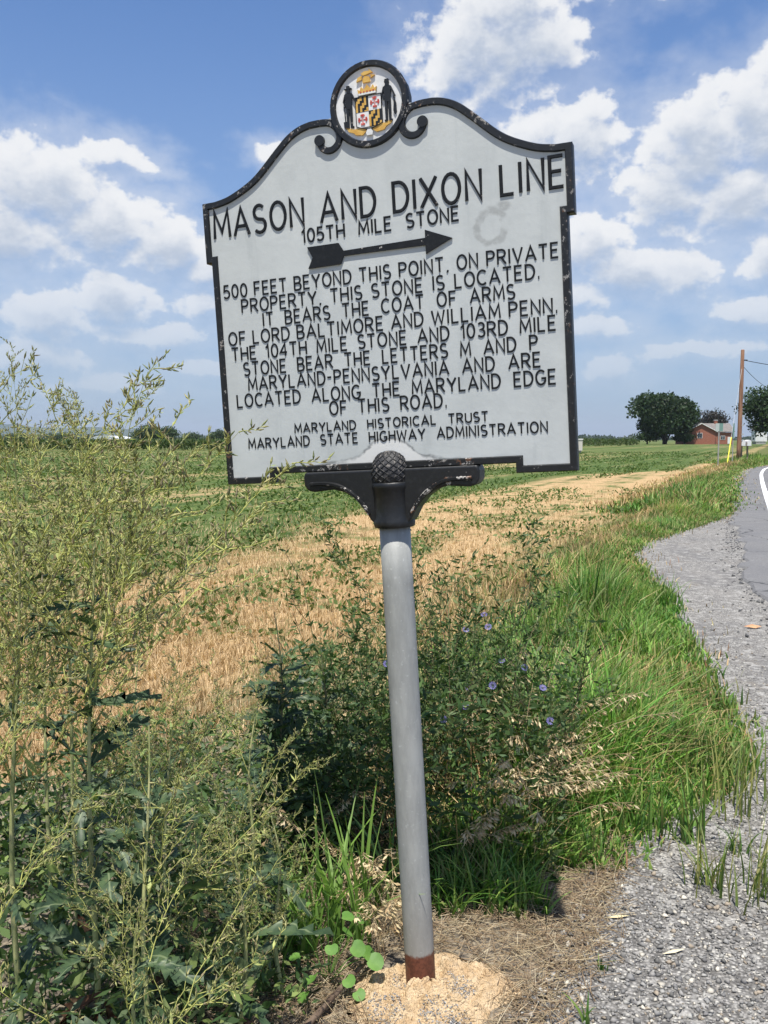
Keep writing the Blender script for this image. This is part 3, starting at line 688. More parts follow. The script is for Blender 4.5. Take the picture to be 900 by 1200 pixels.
# straw litter
def straw(name,n_,region,cols,lmin=.03,lmax=.12,zmax=.02):
    xs,ys=region(n_); a=rng.uniform(0,np.pi,len(xs)); L=rng.uniform(lmin,lmax,len(xs)); z=rng.uniform(.004,zmax,len(xs)); dz=rng.normal(0,.008,len(xs))
    d=np.stack([np.cos(a)*L/2,np.sin(a)*L/2,dz],1); c=np.stack([xs,ys,z+np.abs(dz)],1)
    V,F=tubes(c-d,c+d,.0011,.0008,3); C=np.repeat(palette(rng,len(xs),cols,.3),6,0)
    return V,F,C
STR=[(.46,.37,.23),(.34,.25,.15),(.56,.47,.32),(.24,.17,.11),(.40,.29,.18)]
def reg1(n_):
    x=rng.uniform(-.75,.95,n_*2); y=rng.uniform(2.0,3.6,n_*2); e=interp_edge(EDGE_SH,y)
    pr=np.clip(1-(x-(e-.02))/.12,0,1)*((np.hypot(x-.135,y-2.44)>.2)); m=(rng.random(len(x))<pr); return x[m][:n_],y[m][:n_]
tag(mesh_np('straw_litter',*[q for q in straw('s',10500,reg1,STR)][:2],drym,None,None) if False else (lambda r:mesh_np('straw_litter',r[0],r[1],drym,None,r[2]))(straw('s',10500,reg1,STR)),kind='stuff')
# weathered stick lying beside the mound
pts=[(-.27,2.16,.02),(-.2,2.27,.03),(-.15,2.36,.035),(-.10,2.45,.04),(-.05,2.55,.035),(-.02,2.62,.02)]
bk_st=mat('dead_wood',rough=.9,fn=var((.07,.045,.03),(.16,.115,.08),40))
V,F=tubes(pts[:-1],pts[1:],[.011,.010,.009,.008,.007],[.010,.009,.008,.007,.004],6)
tag(mesh_np('stick',V,F,bk_st,None,smooth=True),'thin brown stick lying in dry grass left of the mound','stick')

# ================================================================ VEGETATION (stuff)
rng=np.random.default_rng(21)
# stubble
k=150000; y=4.0+rng.exponential(7,k)*rng.random(k)**.3; x=rng.uniform(-1,1,k)*(.5*y+1); u,v=uv_of(x,y)
thr=-2.75+rng.normal(0,.35,k); m=(u<thr)&(u>-9.5+rng.normal(0,1,k))&(y<30); x,y=x[m],y[m]; kk=len(x)
# rows
u,v=uv_of(x,y); ur=np.round(u/.19)*.19+rng.normal(0,.028,kk); x=ur*DIRY+v*DIRX; y=-ur*DIRX+v*DIRY
h=rng.uniform(.05,.15,kk); V1=blades(rng,np.stack([x,y],1),h,rng.uniform(.003,.006,kk)*(1+y*.08),rng.uniform(0,.9,kk),palette(rng,kk,[(.58,.42,.23),(.45,.31,.16),(.66,.50,.30),(.34,.23,.12)],.2),1)
o=mesh_np('stubble',V1[0],V1[1],drym,None,V1[2]); tag(o,kind='stuff',label='tan cut wheat stubble in rows across the field',cat='stubble')
# low green weeds on the field
def weed_patch(k,ylo,yhi,size,hh,cond):
    y=ylo+(yhi-ylo)*rng.random(k)**1.4; x=rng.uniform(-1,1,k)*(.5*y+1.5); u,v=uv_of(x,y); m=cond(u,v,x,y); x,y=x[m],y[m]; n_=len(x)
    D=rdirs(rng,n_,.05,.9); C=np.stack([x,y,rng.uniform(.01,hh,n_)],1); sc=rng.uniform(.6,1.3,n_)*size*(1+y*.03)
    V,F=leaves(C,D,perp(rng,D),sc,sc*.5); return V,F,np.repeat(palette(rng,n_,[(.085,.14,.032),(.12,.175,.042),(.065,.11,.026),(.14,.19,.055)],.2),4,0)
from mathutils import noise as mn
def pn(x,y,s,seed=0): return np.array([mn.noise(Vector((a*s,b*s,seed))) for a,b in zip(x,y)])
def c_tan(u,v,x,y): 
    q=pn(x,y,1.1,1)+.8*pn(u,v*.12,.9,2); return (u<-2.8)&(u>-8.5)&(q>.05)
def c_green(u,v,x,y):
    q=pn(u,v*.06,1.1,4)+.35*pn(x,y,1.3,5); b_=np.interp(y,[0,10,16,30,45],[-6.1,-6.3,-8.2,-8.2,-5]); return (u<b_+q*1.3)&(q+.3*pn(u,v*.05,3.0,8)>-.08)
pp=[weed_patch(42000,4.2,28,.055,.09,c_tan),weed_patch(60000,6.5,48,.06,.13,c_green),weed_patch(45000,40,105,.05,.10,c_green)]
V,F,C=cat(pp); o=mesh_np('field_weeds',V,F,leafm,None,C); tag(o,kind='stuff',label='low green weeds in bands over the stubble field',cat='weeds')
# roadside grass
GC=[(.065,.165,.028),(.095,.21,.036),(.045,.12,.022),(.13,.25,.05),(.17,.27,.065),(.20,.23,.09)]
def grass(k,ylo,yhi,hlo,hhi,w,segs,density_noise=.0,xlo=-9,xhi=99,umin=-3.1,cols=GC,edge=.07,power=1.,lean=(.1,.9)):
    y=ylo+(yhi-ylo)*rng.random(k)**power; e=interp_edge(EDGE_SH,y); el_=(umin+y*DIRX)/DIRY; x=el_+(e-el_)*rng.random(k)
    x=x+rng.normal(0,edge,k); m=(x>xlo)&(x<xhi)
    if density_noise: m&=(pn(x,y,1.6,7)>-density_noise+.25*rng.normal(0,1,k))
    x,y=x[m],y[m]; n_=len(x); hn=(1+.75*pn(x,y,1.1,9))*np.where(rng.random(n_)<.06,1.35,1); e=interp_edge(EDGE_SH,y); fade=np.clip((e-x)/(.55+.02*y),.22,1)
    h=rng.uniform(hlo,hhi,n_)*hn*fade
    h=h*np.clip((x-(umin+.1+y*DIRX)/DIRY)/(.35+.02*y),.3,1); c=palette(rng,n_,cols,.2)*(1+.55*pn(x,y,1.3,12))[:,None]*np.stack([1+.22*pn(x,y,.7,15),np.ones(n_),np.ones(n_)],1); return blades(rng,np.stack([x,y],1),h,w*rng.uniform(.6,1.3,n_),rng.uniform(*lean,n_),c,segs,tipcol=c*np.array([1.6,1.35,1.3]))
parts=[grass(1500,2.84,3.2,.10,.32,.010,4,xlo=.12,xhi=.55,umin=-1.3,lean=(.2,1.1),edge=.02),
 grass(15000,3.15,5.2,.14,.42,.012,4,xlo=.15,density_noise=.3,umin=-1.4,lean=(.05,.9)),
 grass(2600,3.2,9,.18,.5,.022,5,xlo=.3,density_noise=.2,umin=-1.6,lean=(.15,.9),cols=[(.10,.24,.04),(.14,.29,.055),(.07,.18,.03)]),
 grass(17000,5.0,9.5,.18,.48,.015,3,lean=(.05,.8),xlo=.2,density_noise=.5,umin=-2.2),
 grass(24000,9.5,19,.16,.36,.016,3,umin=-2.8,density_noise=.5),
 grass(22000,19,60,.25,.5,.045,2,umin=-3.5,density_noise=.6,edge=.25),
 grass(5000,58,75,.3,.6,.08,1,umin=-4.5,edge=.5)]
V,F,C=cat(parts); o=mesh_np('roadside_grass',V,F,leafm,None,C); tag(o,kind='stuff',label='tall green grass strip between field and gravel shoulder',cat='grass')
# dry/yellow grass mixed in the strip
DC=[(.36,.29,.15),(.46,.38,.2),(.28,.24,.1),(.2,.13,.07)]
parts=[grass(4500,3.1,6,.2,.5,.005,3,xlo=-.1,cols=DC,umin=-2.4,lean=(.3,1.3)),grass(9000,6,20,.2,.42,.010,2,cols=DC,umin=-3.0,edge=.2),grass(9000,20,60,.25,.5,.035,1,cols=DC,umin=-4.0,edge=.4)]
V,F,C=cat(parts); o=mesh_np('dry_grass',V,F,drym,None,C); tag(o,kind='stuff',label='thin straw coloured grass mixed through the green verge',cat='dry grass')
# low leafy undergrowth below the tall weeds at left and behind the post
def under(k,box_,hh,cols,size,foot):
    x=rng.uniform(box_[0],box_[1],k); y=rng.uniform(box_[2],box_[3],k); m=foot(x,y); x,y=x[m],y[m]; n_=len(x)
    z=rng.random(n_)**1.3*hh*(1+.4*pn(x,y,2.2,3)); D=rdirs(rng,n_,-.2,.95); sc=rng.uniform(.5,1.3,n_)*size
    V,F=leaves(np.stack([x,y,z],1),D,perp(rng,D),sc,sc*rng.uniform(.2,.4,n_)); return V,F,np.repeat(palette(rng,n_,cols,.3),4,0)
UC=[(.07,.125,.04),(.12,.19,.055),(.04,.08,.025),(.20,.26,.08),(.12,.16,.08)]
parts=[under(12000,(-2.2,-.28,1.3,3.3),.36,UC,.055,lambda x,y:(x<-.30-.0*y)&(x>-1.0*y)),
 under(9000,(-1.9,-.15,3.0,4.4),.28,UC,.05,lambda x,y:(x*DIRY-y*DIRX>-2.9)),
 under(17000,(-.55,.95,3.05,4.3),.60,[(.05,.10,.03),(.08,.14,.04),(.035,.07,.022),(.12,.17,.06)],.045,lambda x,y:(x<.62+.3*(y-3))&(x>-.45)),
 under(1800,(-.9,-.2,2.3,3.1),.1,UC,.04,lambda x,y:x<0)]
V,F,C=cat(parts); o=mesh_np('undergrowth',V,F,leafm,None,C); tag(o,kind='stuff',label='dense small leaved undergrowth below the tall roadside weeds',cat='undergrowth')

# ---------------------------------------------------------------- tall wild lettuce plants
def lett_leaf(seed,L=.17,Wd=.045,m=None):
    r=random.Random(seed); k=12; V=[];F=[]
    bend=r.uniform(.3,1.1); tw=r.uniform(-.5,.5)
    for i in range(k+1):
        t=i/k; x=L*t; z=L*(.35*t-bend*t*t*.7); w=Wd*.5*(math.sin(math.pi*min(1,t*.86+.09))**.8)*(1.35 if i%2 else .5)*r.uniform(.85,1.15)*(1 if i<k else .02)
        a=tw*t; 
        for s in(-1,0,1): V.append((x+ (.020*(1 if i%2 else -1) if s else 0)*.6, s*w*math.cos(a)+.012*math.sin(t*5+seed), z+abs(s)*w*.35+s*w*math.sin(a)+ (r.uniform(-.003,.003) if s else 0)))
    for i in range(k):
        for j in(0,1): F.append((3*i+j,3*i+3+j,3*i+4+j,3*i+1+j))
    me=bpy.data.meshes.new('leaf'); me.from_pydata(V,[],F); me.materials.append(m or lettleaf); me.polygons.foreach_set('use_smooth',[True]*len(F)); me.update(); return me
LEAF=[lett_leaf(i,.17+.02*(i%3),.036) for i in range(5)]+[lett_leaf(7,.20,.05),lett_leaf(8,.18,.042)]
WLEAF=[lett_leaf(20+i,.12,.035,wither) for i in range(2)]; GLEAF=[lett_leaf(30+i,.18,.06,greyleaf) for i in range(2)]
def lett_branch(seed,L,twigs=20,budn=7,sparse=False,green=0.):
    """an ascending branch with zig-zag twigs; returns branch and bud meshes"""
    r=np.random.default_rng(seed); A=[];Bp=[];ra=[];rb=[];bud=[];lf=[]
    k=10; pts=[]; ang=r.uniform(.75,1.0); 
    p=np.zeros(3)
    for i in range(k+1):
        pts.append(p.copy()); a=ang*(1-.25*i/k)+r.normal(0,.06); yaw=r.normal(0,.10)
        p=p+np.array([math.cos(a)*math.cos(yaw),math.sin(yaw),math.sin(a)])*L/k
    pts=np.array(pts)
    for i in range(k): A.append(pts[i]);Bp.append(pts[i+1]);ra.append(.0020*(1-.75*i/k));rb.append(.0020*(1-.75*(i+1)/k))
    for j in range(twigs):
        t=.15+.85*(j+r.random())/twigs; f=t*k; i=min(int(f),k-1); q=pts[i]+(pts[i+1]-pts[i])*(f-i); d=(pts[i+1]-pts[i]); d/=np.linalg.norm(d)
        side=r.normal(0,1,3); side-=d*side.dot(d); side/=np.linalg.norm(side); dd=d*.75+side*.8+np.array([0,0,.15]); dd/=np.linalg.norm(dd)
        l=L*r.uniform(.12,.34)*(1.15-t*.75); m=5; c=q
        lf.append((q,side,(.038 if t<.3 else .014)+.014*r.random()))
        for s in range(m):
            dn=dd+r.normal(0,.22,3); dn/=np.linalg.norm(dn); e=c+dn*l/m; A.append(c);Bp.append(e);ra.append(.0014*(1-.13*s));rb.append(.0013*(1-.13*s))
            for _ in range(budn//5+(r.random()<(budn%5)/5)):
                bd=dn*.6+r.normal(0,.5,3)+np.array([0,0,.45]); bd/=np.linalg.norm(bd); b0=e+bd*.004; bud.append((b0,bd,r.uniform(.011,.020)))
                A.append(e);Bp.append(b0);ra.append(.0006);rb.append(.0006)
            if r.random()<.4: lf.append((e,r.normal(0,1,3),.010+.008*r.random()))
            c=e
    A,Bp=np.array(A),np.array(Bp); V,F=tubes(A,Bp,np.array(ra),np.array(rb),3)
    cst=np.array([.54,.54,.17]) if green<.5 else np.array([.24,.30,.11])
    C=np.repeat(cst*r.uniform(.8,1.2,(len(A),1)),6,0)
    lc=np.array([x[0] for x in lf]);ld=np.array([x[1]/np.linalg.norm(x[1]) for x in lf])+np.array([0,0,.3]); ld/=np.linalg.norm(ld,axis=1,keepdims=True)
    V2,F2=leaves(lc,ld,perp(r,ld),np.array([x[2] for x in lf]),np.array([x[2] for x in lf])*.22)
    V,F,C=cat([(V,F,C),(V2,F2,np.repeat(palette(r,len(lf),[(.38,.42,.14),(.26,.32,.11)]),4,0))])
    ob=mesh_np('branch',V,F,leafm,None,C,linkit=False)
    bc=np.array([x[0] for x in bud]);bdv=np.array([x[1] for x in bud]);bl=np.array([x[2] for x in bud])
    mid=bc+bdv*bl[:,None]*.35; tip=bc+bdv*bl[:,None]
    Va,Fa=tubes(bc,mid,.0010,.0025,3); Vb,Fb=tubes(mid,tip,.0025,.0006,3)
    pc=palette(r,len(bud),[(.38,.41,.15),(.48,.48,.20),(.26,.30,.13),(.34,.30,.17),(.58,.54,.24)],.2)
    V,F,C=cat([(Va,Fa,np.repeat(pc,6,0)),(Vb,Fb,np.repeat(pc*np.array([.8,.78,.8]),6,0))])
    o2=mesh_np('flower_buds',V,F,leafm,None,C,linkit=False)
    return ob.data,o2.data
BR=[lett_branch(100+i,.55,15,10) for i in range(5)]; BRS=[lett_branch(200+i,.5,15,5,green=1) for i in range(3)]
stemm=mat('pale_stem',rough=.6,fn=var((.44,.43,.20),(.28,.32,.12),20)); stemd=mat('dark_stem',rough=.7,fn=var((.10,.13,.06),(.17,.13,.08),20))
def lettuce(x,y,H,seed,label,nb=14,spread=1.,leafn=16,dark=False,start=.45,lowgrey=False,group='tall wild lettuce plants at the verge'):
    r=random.Random(seed); root=empty('wild_lettuce_plant',(x,y,0),label,'weed',group,r.uniform(0,6.28))
    lx,ly=r.uniform(-.05,.05)*H,r.uniform(-.05,.05)*H
    ax=lambda t:Vector((lx*t*t+.012*math.sin(t*7+seed),ly*t*t+.012*math.cos(t*5+seed),H*.82*t))
    P=[ax(i/14) for i in range(15)]
    V,F=tubes(P[:-1],P[1:],[.0085*(1-.8*i/14) for i in range(14)],[.0085*(1-.8*(i+1)/14) for i in range(14)],6)
    mesh_np('stem',V,F,stemd if dark else stemm,root,smooth=True)
    pool=BRS if dark else BR
    for i in range(nb):
        t=start+(1-start)*(i+.5*r.random())/nb; me=pool[r.randrange(len(pool))]
        s=(1.25-.55*(t-start)/(1-start))*spread*r.uniform(.75,1.15)*(H/1.8)**.4
        if i>=nb-3: s*=.75
        q=(Matrix.Rotation(i*2.4+r.uniform(-.5,.5),4,'Z')@Matrix.Rotation(-(.15 if t<.9 else .55)*r.uniform(.2,1),4,'Y'))
        o=bpy.data.objects.new('branch',me[0]); o.matrix_local=Matrix.Translation(ax(t))@q@Matrix.Scale(s,4); link(o,root)
        b=bpy.data.objects.new('flower_buds',me[1]); tag(b,kind='stuff'); link(b,o)
    for i in range(leafn):
        t=.03+.80*((i+r.random())/leafn); dead=t<.22 and r.random()<.55
        me=(WLEAF if dead else (GLEAF if (lowgrey and t<.35) else LEAF)); me=me[r.randrange(len(me))]
        o=bpy.data.objects.new('leaf',me); s=(1.05-.35*t)*r.uniform(.7,1.2)
        o.matrix_local=Matrix.Translation(ax(t))@Matrix.Rotation(i*2.4+r.uniform(-.6,.6),4,'Z')@Matrix.Rotation(-r.uniform(-.2,.7)+(1.1 if dead else 0),4,'Y')@Matrix.Rotation(r.uniform(-.7,.7),4,'X')@Matrix.Scale(s,4); link(o,root)
    return root
LP=[(-.69,2.0,1.80,1,'tallest wild lettuce with dark leaves up its stem, far left of the marker',dict(nb=21,leafn=44,start=.62,spread=1.0)),
(-.88,2.05,1.93,2,'wild lettuce reaching highest against the sky at the left frame edge',dict(nb=24,leafn=14,spread=1.0)),
(-1.0,2.55,1.72,3,'budding wild lettuce behind the tallest one at far left',dict(nb=9,leafn=10)),
(-.86,2.4,1.66,4,'pale branching wild lettuce spreading toward the marker plate',dict(nb=9,leafn=10,spread=1.3)),
(-.80,1.62,1.35,5,'near wild lettuce cropped by the left frame edge',dict(nb=10,leafn=14,lowgrey=True)),
(-.50,1.72,.78,6,'short wild lettuce in the bottom left corner with grey basal leaves',dict(nb=11,leafn=12,lowgrey=True,start=.3)),
(-.36,2.12,.80,7,'short bushy wild lettuce left of the dry grass by the post',dict(nb=13,leafn=12,start=.25,spread=.8)),
(-.62,2.35,.98,8,'mid height wild lettuce in the middle of the left thicket',dict(nb=14,leafn=14,start=.35)),
(-.42,2.7,.95,9,'wild lettuce nearest the stubble gap left of the dark weed',dict(nb=10,leafn=8,start=.35,spread=.8)),
(-.85,2.95,1.15,10,'wild lettuce at the back of the left thicket before the stubble',dict(nb=6,leafn=8)),
(-1.35,2.95,1.45,11,'farthest left wild lettuce standing at the back of the thicket',dict(nb=10,leafn=10)),
(-.38,3.22,1.18,12,'dark leafy wild lettuce standing alone left of the post',dict(nb=10,leafn=56,dark=True,start=.6,spread=.42)),
(-.22,3.35,.98,13,'shorter dark weed leaning close behind the post on its left',dict(nb=12,leafn=36,dark=True,start=.35,spread=.5)),
(-.40,3.28,.95,16,'low dark lettuce at the foot of the dark leafy one',dict(nb=6,leafn=40,dark=True,start=.5,spread=.4)),
(-.55,1.95,1.15,14,'yellow stemmed wild lettuce in front of the tallest one',dict(nb=9,leafn=20,start=.4,spread=.9)),
(-.30,2.45,.62,15,'low wild lettuce beside the small broad leaved weed',dict(nb=10,leafn=8,start=.2,spread=.6))]
for x,y,H,s,lab,kw in LP: lettuce(x,y,H,s,lab,**kw)

# ---------------------------------------------------------------- chicory with blue flowers behind the post
def flower_mesh():
    V=[(0,0,0)];F=[]
    k=13
    for i in range(k):
        a=2*math.pi*i/k; b=len(V)
        for (r_,w) in((.003,.0),(.013,.16),(.017,.11)):
            for s in(-1,1): V.append((r_*math.cos(a+s*w),r_*math.sin(a+s*w),.002+.004*(r_/.017)**2+.001*(i%2)))
        F.append((b,b+1,b+3,b+2));F.append((b+2,b+3,b+5,b+4))
    return V,F
chm=mat('chicory_blue',rough=.7,fn=var((.20,.18,.46),(.28,.25,.58),60),trans=.3); FV,FF=flower_mesh(); fme=None
def chicory(x,y,H,seed,label,flowers,nb=16):
    global fme
    r=np.random.default_rng(seed); root=empty('chicory_plant',(x,y,0),label,'weed','chicory bushes behind the post')
    A=[];B2=[];ra=[];tips=[];lf=[]
    def grow(p,d,L,rad,dep):
        k=5
        for i in range(k):
            if math.hypot(p[0],p[1])>.27: break
            d2=d+r.normal(0,.10,3)+np.array([0,0,.04]); d2/=np.linalg.norm(d2); q=p+d2*L/k; A.append(p);B2.append(q);ra.append(rad*(1-.12*i)); lf.append((q,rad))
            if dep<2 and i>=1:
                for _ in range(1+(r.random()<.4)):
                    s=r.normal(0,1,3); s[2]=abs(s[2])*.6; s/=np.linalg.norm(s); grow(q,(d2*.7+s*.75)/np.linalg.norm(d2*.7+s*.75),L*r.uniform(.28,.5),rad*.6,dep+1)
            p=q;d=d2
        tips.append(p)
    for i in range(3):
        a=r.uniform(0,6.28); dd=np.array([.22*math.cos(a),.22*math.sin(a),1]); grow(np.array([.03*math.cos(a),.03*math.sin(a),0]),dd/np.linalg.norm(dd),H*.92,.0035,0)
    V,F=tubes(A,B2,np.array(ra),np.array(ra)*.85,3); mesh_np('stem',V,F,leafm,root,np.repeat(palette(r,len(A),[(.13,.18,.07),(.2,.22,.1),(.16,.12,.07)]),6,0))
    idx=r.integers(0,len(lf),900); c=np.array([lf[i][0] for i in idx])+r.normal(0,.008,(900,3)); D=rdirs(r,900,-.1,.95); L=r.uniform(.012,.045,900)*np.where(c[:,2]<H*.5,1.6,1)
    V,F=leaves(c,D,perp(r,D),L,L*.28); o=mesh_np('small_leaves',V,F,leafm,root,np.repeat(palette(r,900,[(.05,.105,.026),(.085,.15,.04),(.035,.075,.02),(.15,.19,.07)],.2),4,0)); tag(o,kind='stuff')
    tt=[p for p in tips if H*.45<p[2]<H*.85 and abs(p[0])<.25] or tips; tt=sorted(tt,key=lambda p:p[1])
    for i in range(flowers):
        p=tt[(i*3)%len(tt)]
        if fme is None: o=mesh_py('flower',FV,FF,chm,root); fme=o.data
        else: o=link(bpy.data.objects.new('flower',fme),root)
        o.location=p; o.rotation_euler=(r.uniform(.5,1.3),r.uniform(-.4,.4),r.uniform(-.4,.4)); o.scale=(.85,)*3
for x,y,H,s,lab,fl_ in [(.22,3.35,1.12,1,'blue flowered chicory close against the right side of the post',3),(.42,3.55,1.15,2,'chicory bush with most blue flowers right of the post',4),(.62,3.45,.95,3,'chicory at the right edge of the weeds beside green grass',1),
 (.05,3.6,1.05,4,'chicory hidden mostly behind the grey post',1),(.30,3.95,1.2,5,'tallest chicory behind the others, seed heads against stubble',2),(-.08,3.3,.85,6,'chicory low at the left of the post among dark weeds',0),(.52,4.1,1.12,7,'rear chicory right of the post against the stubble field',1),(-.15,3.9,1.2,8,'thin tall chicory stalk left behind the post',0)]:
    chicory(x,y,H*.88,s,lab,fl_)

# ---------------------------------------------------------------- seeding dry grass tufts
def seed_tuft(x,y,H,seed,label,n_=14,lean=.9,dirr=None,cols=((.50,.39,.22),(.58,.48,.30),(.36,.25,.14)),grp='dry seeding grass tufts'):
    r=np.random.default_rng(seed); root=empty('seed_grass_tuft',(x,y,0),label,'grass tuft',grp)
    A=[];B2=[];sp=[]
    for i in range(n_):
        a=r.uniform(0,6.28) if dirr is None else dirr+r.normal(0,1.1); h=H*r.uniform(.75,1.1); ln=lean*r.uniform(.3,1.0)*.75; p=np.array([r.normal(0,.015),r.normal(0,.015),0]); k=8; pts=[p]
        for j in range(1,k+1):
            t=j/k; pts.append(p+np.array([math.cos(a)*ln*h*t**2.2,math.sin(a)*ln*h*t**2.2,h*(t-.42*ln*t**3)]))
        for j in range(k): A.append(pts[j]);B2.append(pts[j+1])
        for _ in range(24):
            t=r.uniform(.66,1); j=min(int(t*k),k-1); q=pts[j]+(pts[j+1]-pts[j])*(t*k-j); dd=np.array([r.normal(0,.35),r.normal(0,.35),-.55])+.5*(pts[j+1]-pts[j])/np.linalg.norm(pts[j+1]-pts[j]); dd/=np.linalg.norm(dd)
            e=q+dd*.015; A.append(q);B2.append(e); sp.append((e,dd,r.uniform(.016,.027)))
    V,F=tubes(A,B2,.0009,.0008,3); tag(mesh_np('stalks',V,F,drym,root,np.repeat(palette(r,len(A),cols,.15),6,0)),kind='stuff')
    c=np.array([s[0] for s in sp]);D=np.array([s[1] for s in sp]);L=np.array([s[2] for s in sp]); V,F=leaves(c,D,perp(r,D),L,L*.32)
    tag(mesh_np('seed_heads',V,F,drym,root,np.repeat(palette(r,len(sp),cols,.15)*1.1,4,0)),kind='stuff')
for i,(x,y,H,lab,n_,d_) in enumerate([(.62,3.45,.72,'pale oat like grass arching over the green verge right of the post',20,0.3),(.50,3.3,.66,'drooping pale seed grass between chicory and green grass',18,-.4),(.40,3.18,.58,'bleached grass bending low above the dark shade patch',16,-.3),
  (.66,3.8,.72,'pale seed grass farthest back beside the green grass',16,0),(.30,3.05,.34,'small dry seed grass just behind the post to its right',10,.1),(-.30,3.08,.42,'dry seed grass under the dark weed left of the post',10,None),(.02,2.78,.30,'dry bent grass touching the mound behind the post on its left',16,3.6),(-.02,2.60,.27,'dry tuft lying over the left rim of the mound',18,-1.0),(.56,3.15,.52,'thin seed grass leaning toward the gravel',12,-.2),(.3,3.6,.85,'tan seed grass showing between chicory stems',12,None),(-.12,2.85,.3,'dry tangled tuft behind the small broad leaved weed',16,None)]):
    seed_tuft(x,y,H,60+i,lab,int(n_*.7),1.0,d_)

# ---------------------------------------------------------------- foxtail grasses and blade tufts
def blade_tuft(x,y,H,seed,label,n_=26,w=.008,cols=GC,grp='green grass tufts along the gravel',spread=.03,lean=(.1,.8),z=.004):
    r=np.random.default_rng(seed); P=np.stack([r.normal(0,spread,n_),r.normal(0,spread,n_)],1); h=H*r.uniform(.5,1.1,n_); c=palette(r,n_,cols,.2)
    V,F,C=blades(r,P,h,w*r.uniform(.6,1.2,n_),r.uniform(*lean,n_),c,5,tipcol=c*np.array([1.3,1.15,1.1]))
    o=mesh_np('grass_tuft',V,F,leafm,None,C); o.location=(x,y,z); o.scale=(1.35,1.35,1.5) if x>1 and y<4 else (1,1,1); return tag(o,label,'grass tuft',grp)
YG=[(.22,.24,.07),(.3,.3,.12),(.12,.19,.04),(.16,.22,.06)]
for i,a in enumerate([(1.16,3.05,.16,'upright grass tuft nearest the camera at the right frame edge',34,.006,YG,.03),(1.33,2.98,.22,'tall grass tuft cropped by the right frame edge on the gravel',50,.006,YG,.05),(1.22,3.42,.24,'grass tuft alone in the gravel left of the right frame edge',34,.008,GC,.02),
 (1.37,3.3,.13,'small tuft between two larger tufts in the gravel',18,.007,GC,.015),(1.53,3.75,.30,'yellow green tuft at the corner where the verge juts out',60,.006,YG,.07),(.555,2.30,.10,'single short green shoot at the straw and gravel boundary',7,.010,GC,.005),(.66,2.55,.07,'tiny green sprout in the straw right of the mound',8,.007,GC,.006),
 (.45,2.84,.16,'pair of pale blades at the edge of the sign shade',5,.012,YG,.008),(2.65,8.3,.35,'dark grass tuft poking over the gravel further along the verge',60,.012,GC,.1),(-.13,2.72,.50,'broad bladed bright grass clump left of the post',44,.016,[(.14,.26,.05),(.18,.32,.08)],.05),(-.25,2.62,.36,'lower bright grass clump beside the weed thicket',40,.013,[(.12,.24,.04),(.18,.3,.07)],.05),
 (.02,2.95,.38,'bright grass blades rising behind the dry tuft left of the post',34,.015,[(.12,.23,.04),(.16,.28,.07)],.05),(.78,3.25,.30,'green tuft overhanging the straw right of the shade patch',40,.007,GC,.04),(1.05,3.5,.26,'green tuft spilling onto gravel with brown litter below',50,.007,GC,.05),(1.45,4.2,.25,'short tuft at the gravel edge behind the yellow green tuft',40,.007,YG,.05)]):
    blade_tuft(a[0],a[1],a[2],300+i,a[3],a[4],a[5],a[6],spread=a[7])
def foxtail(x,y,H,az,seed,label):
    r=np.random.default_rng(seed); root=empty('foxtail_grass',(x,y,0),label,'foxtail','foxtail grasses with nodding heads')
    pts=[]; 
    for j in range(15):
        t=j/14; l=max(0,t-.6)/.4; pts.append(np.array([math.cos(az)*(.12*t*t+.075*math.sin(l*2.2)),math.sin(az)*(.12*t*t+.075*math.sin(l*2.2)),H*(t if t<.6 else .6+.4*math.sin(l*2.0)/1.1*.62)]))
    A=pts[:-1];B2=pts[1:]; V,F=tubes(A[:10],B2[:10],.0015,.0014,4); mesh_np('stalk',V,F,leafm,root,np.array([.17,.24,.07])[None].repeat(len(V),0))
    q=np.array(pts[9:]); V,F=tubes(q[:-1],q[1:],[.0045,.0055,.0055,.005,.004][:len(q)-1],[.0055,.0055,.005,.004,.002][:len(q)-1],6); parts=[(V,F,np.array([.24,.30,.10])[None].repeat(len(V),0))]
    t=r.uniform(0,len(q)-1.001,420); i=t.astype(int); c=q[i]+(q[i+1]-q[i])*(t-i)[:,None]; D=rdirs(r,420); L=r.uniform(.010,.016,420); V,F=leaves(c,D,perp(r,D),L,.0012)
    parts.append((V,F,np.repeat(palette(r,420,[(.36,.40,.17),(.28,.36,.12)]),4,0))); V,F,C=cat(parts); mesh_np('seed_head',V,F,leafm,root,C)
    k=5; P=np.zeros((k,2)); V,F,C=blades(r,P,H*r.uniform(.5,.8,k),np.full(k,.009),r.uniform(.4,.9,k),palette(r,k,GC),5); mesh_np('grass_blades',V,F,leafm,root,C)
for i,(x,y,H,az_,lab) in enumerate([(1.25,5.6,.78,0.2,'arched foxtail highest above the grass midway along the verge'),(1.08,5.45,.72,.1,'foxtail just left of the highest arched one'),(1.35,4.6,.62,.0,'foxtail nodding right near the gravel edge'),(1.12,4.5,.60,.3,'foxtail with upright head among near verge grass'),(.85,4.6,.62,2.9,'foxtail leaning left beside the chicory'),(1.6,4.7,.45,-.2,'short foxtail bending out over the gravel'),(1.9,6.4,.6,.2,'foxtail farther up the verge by the gravel')]): foxtail(x,y,H,az_,500+i,lab)
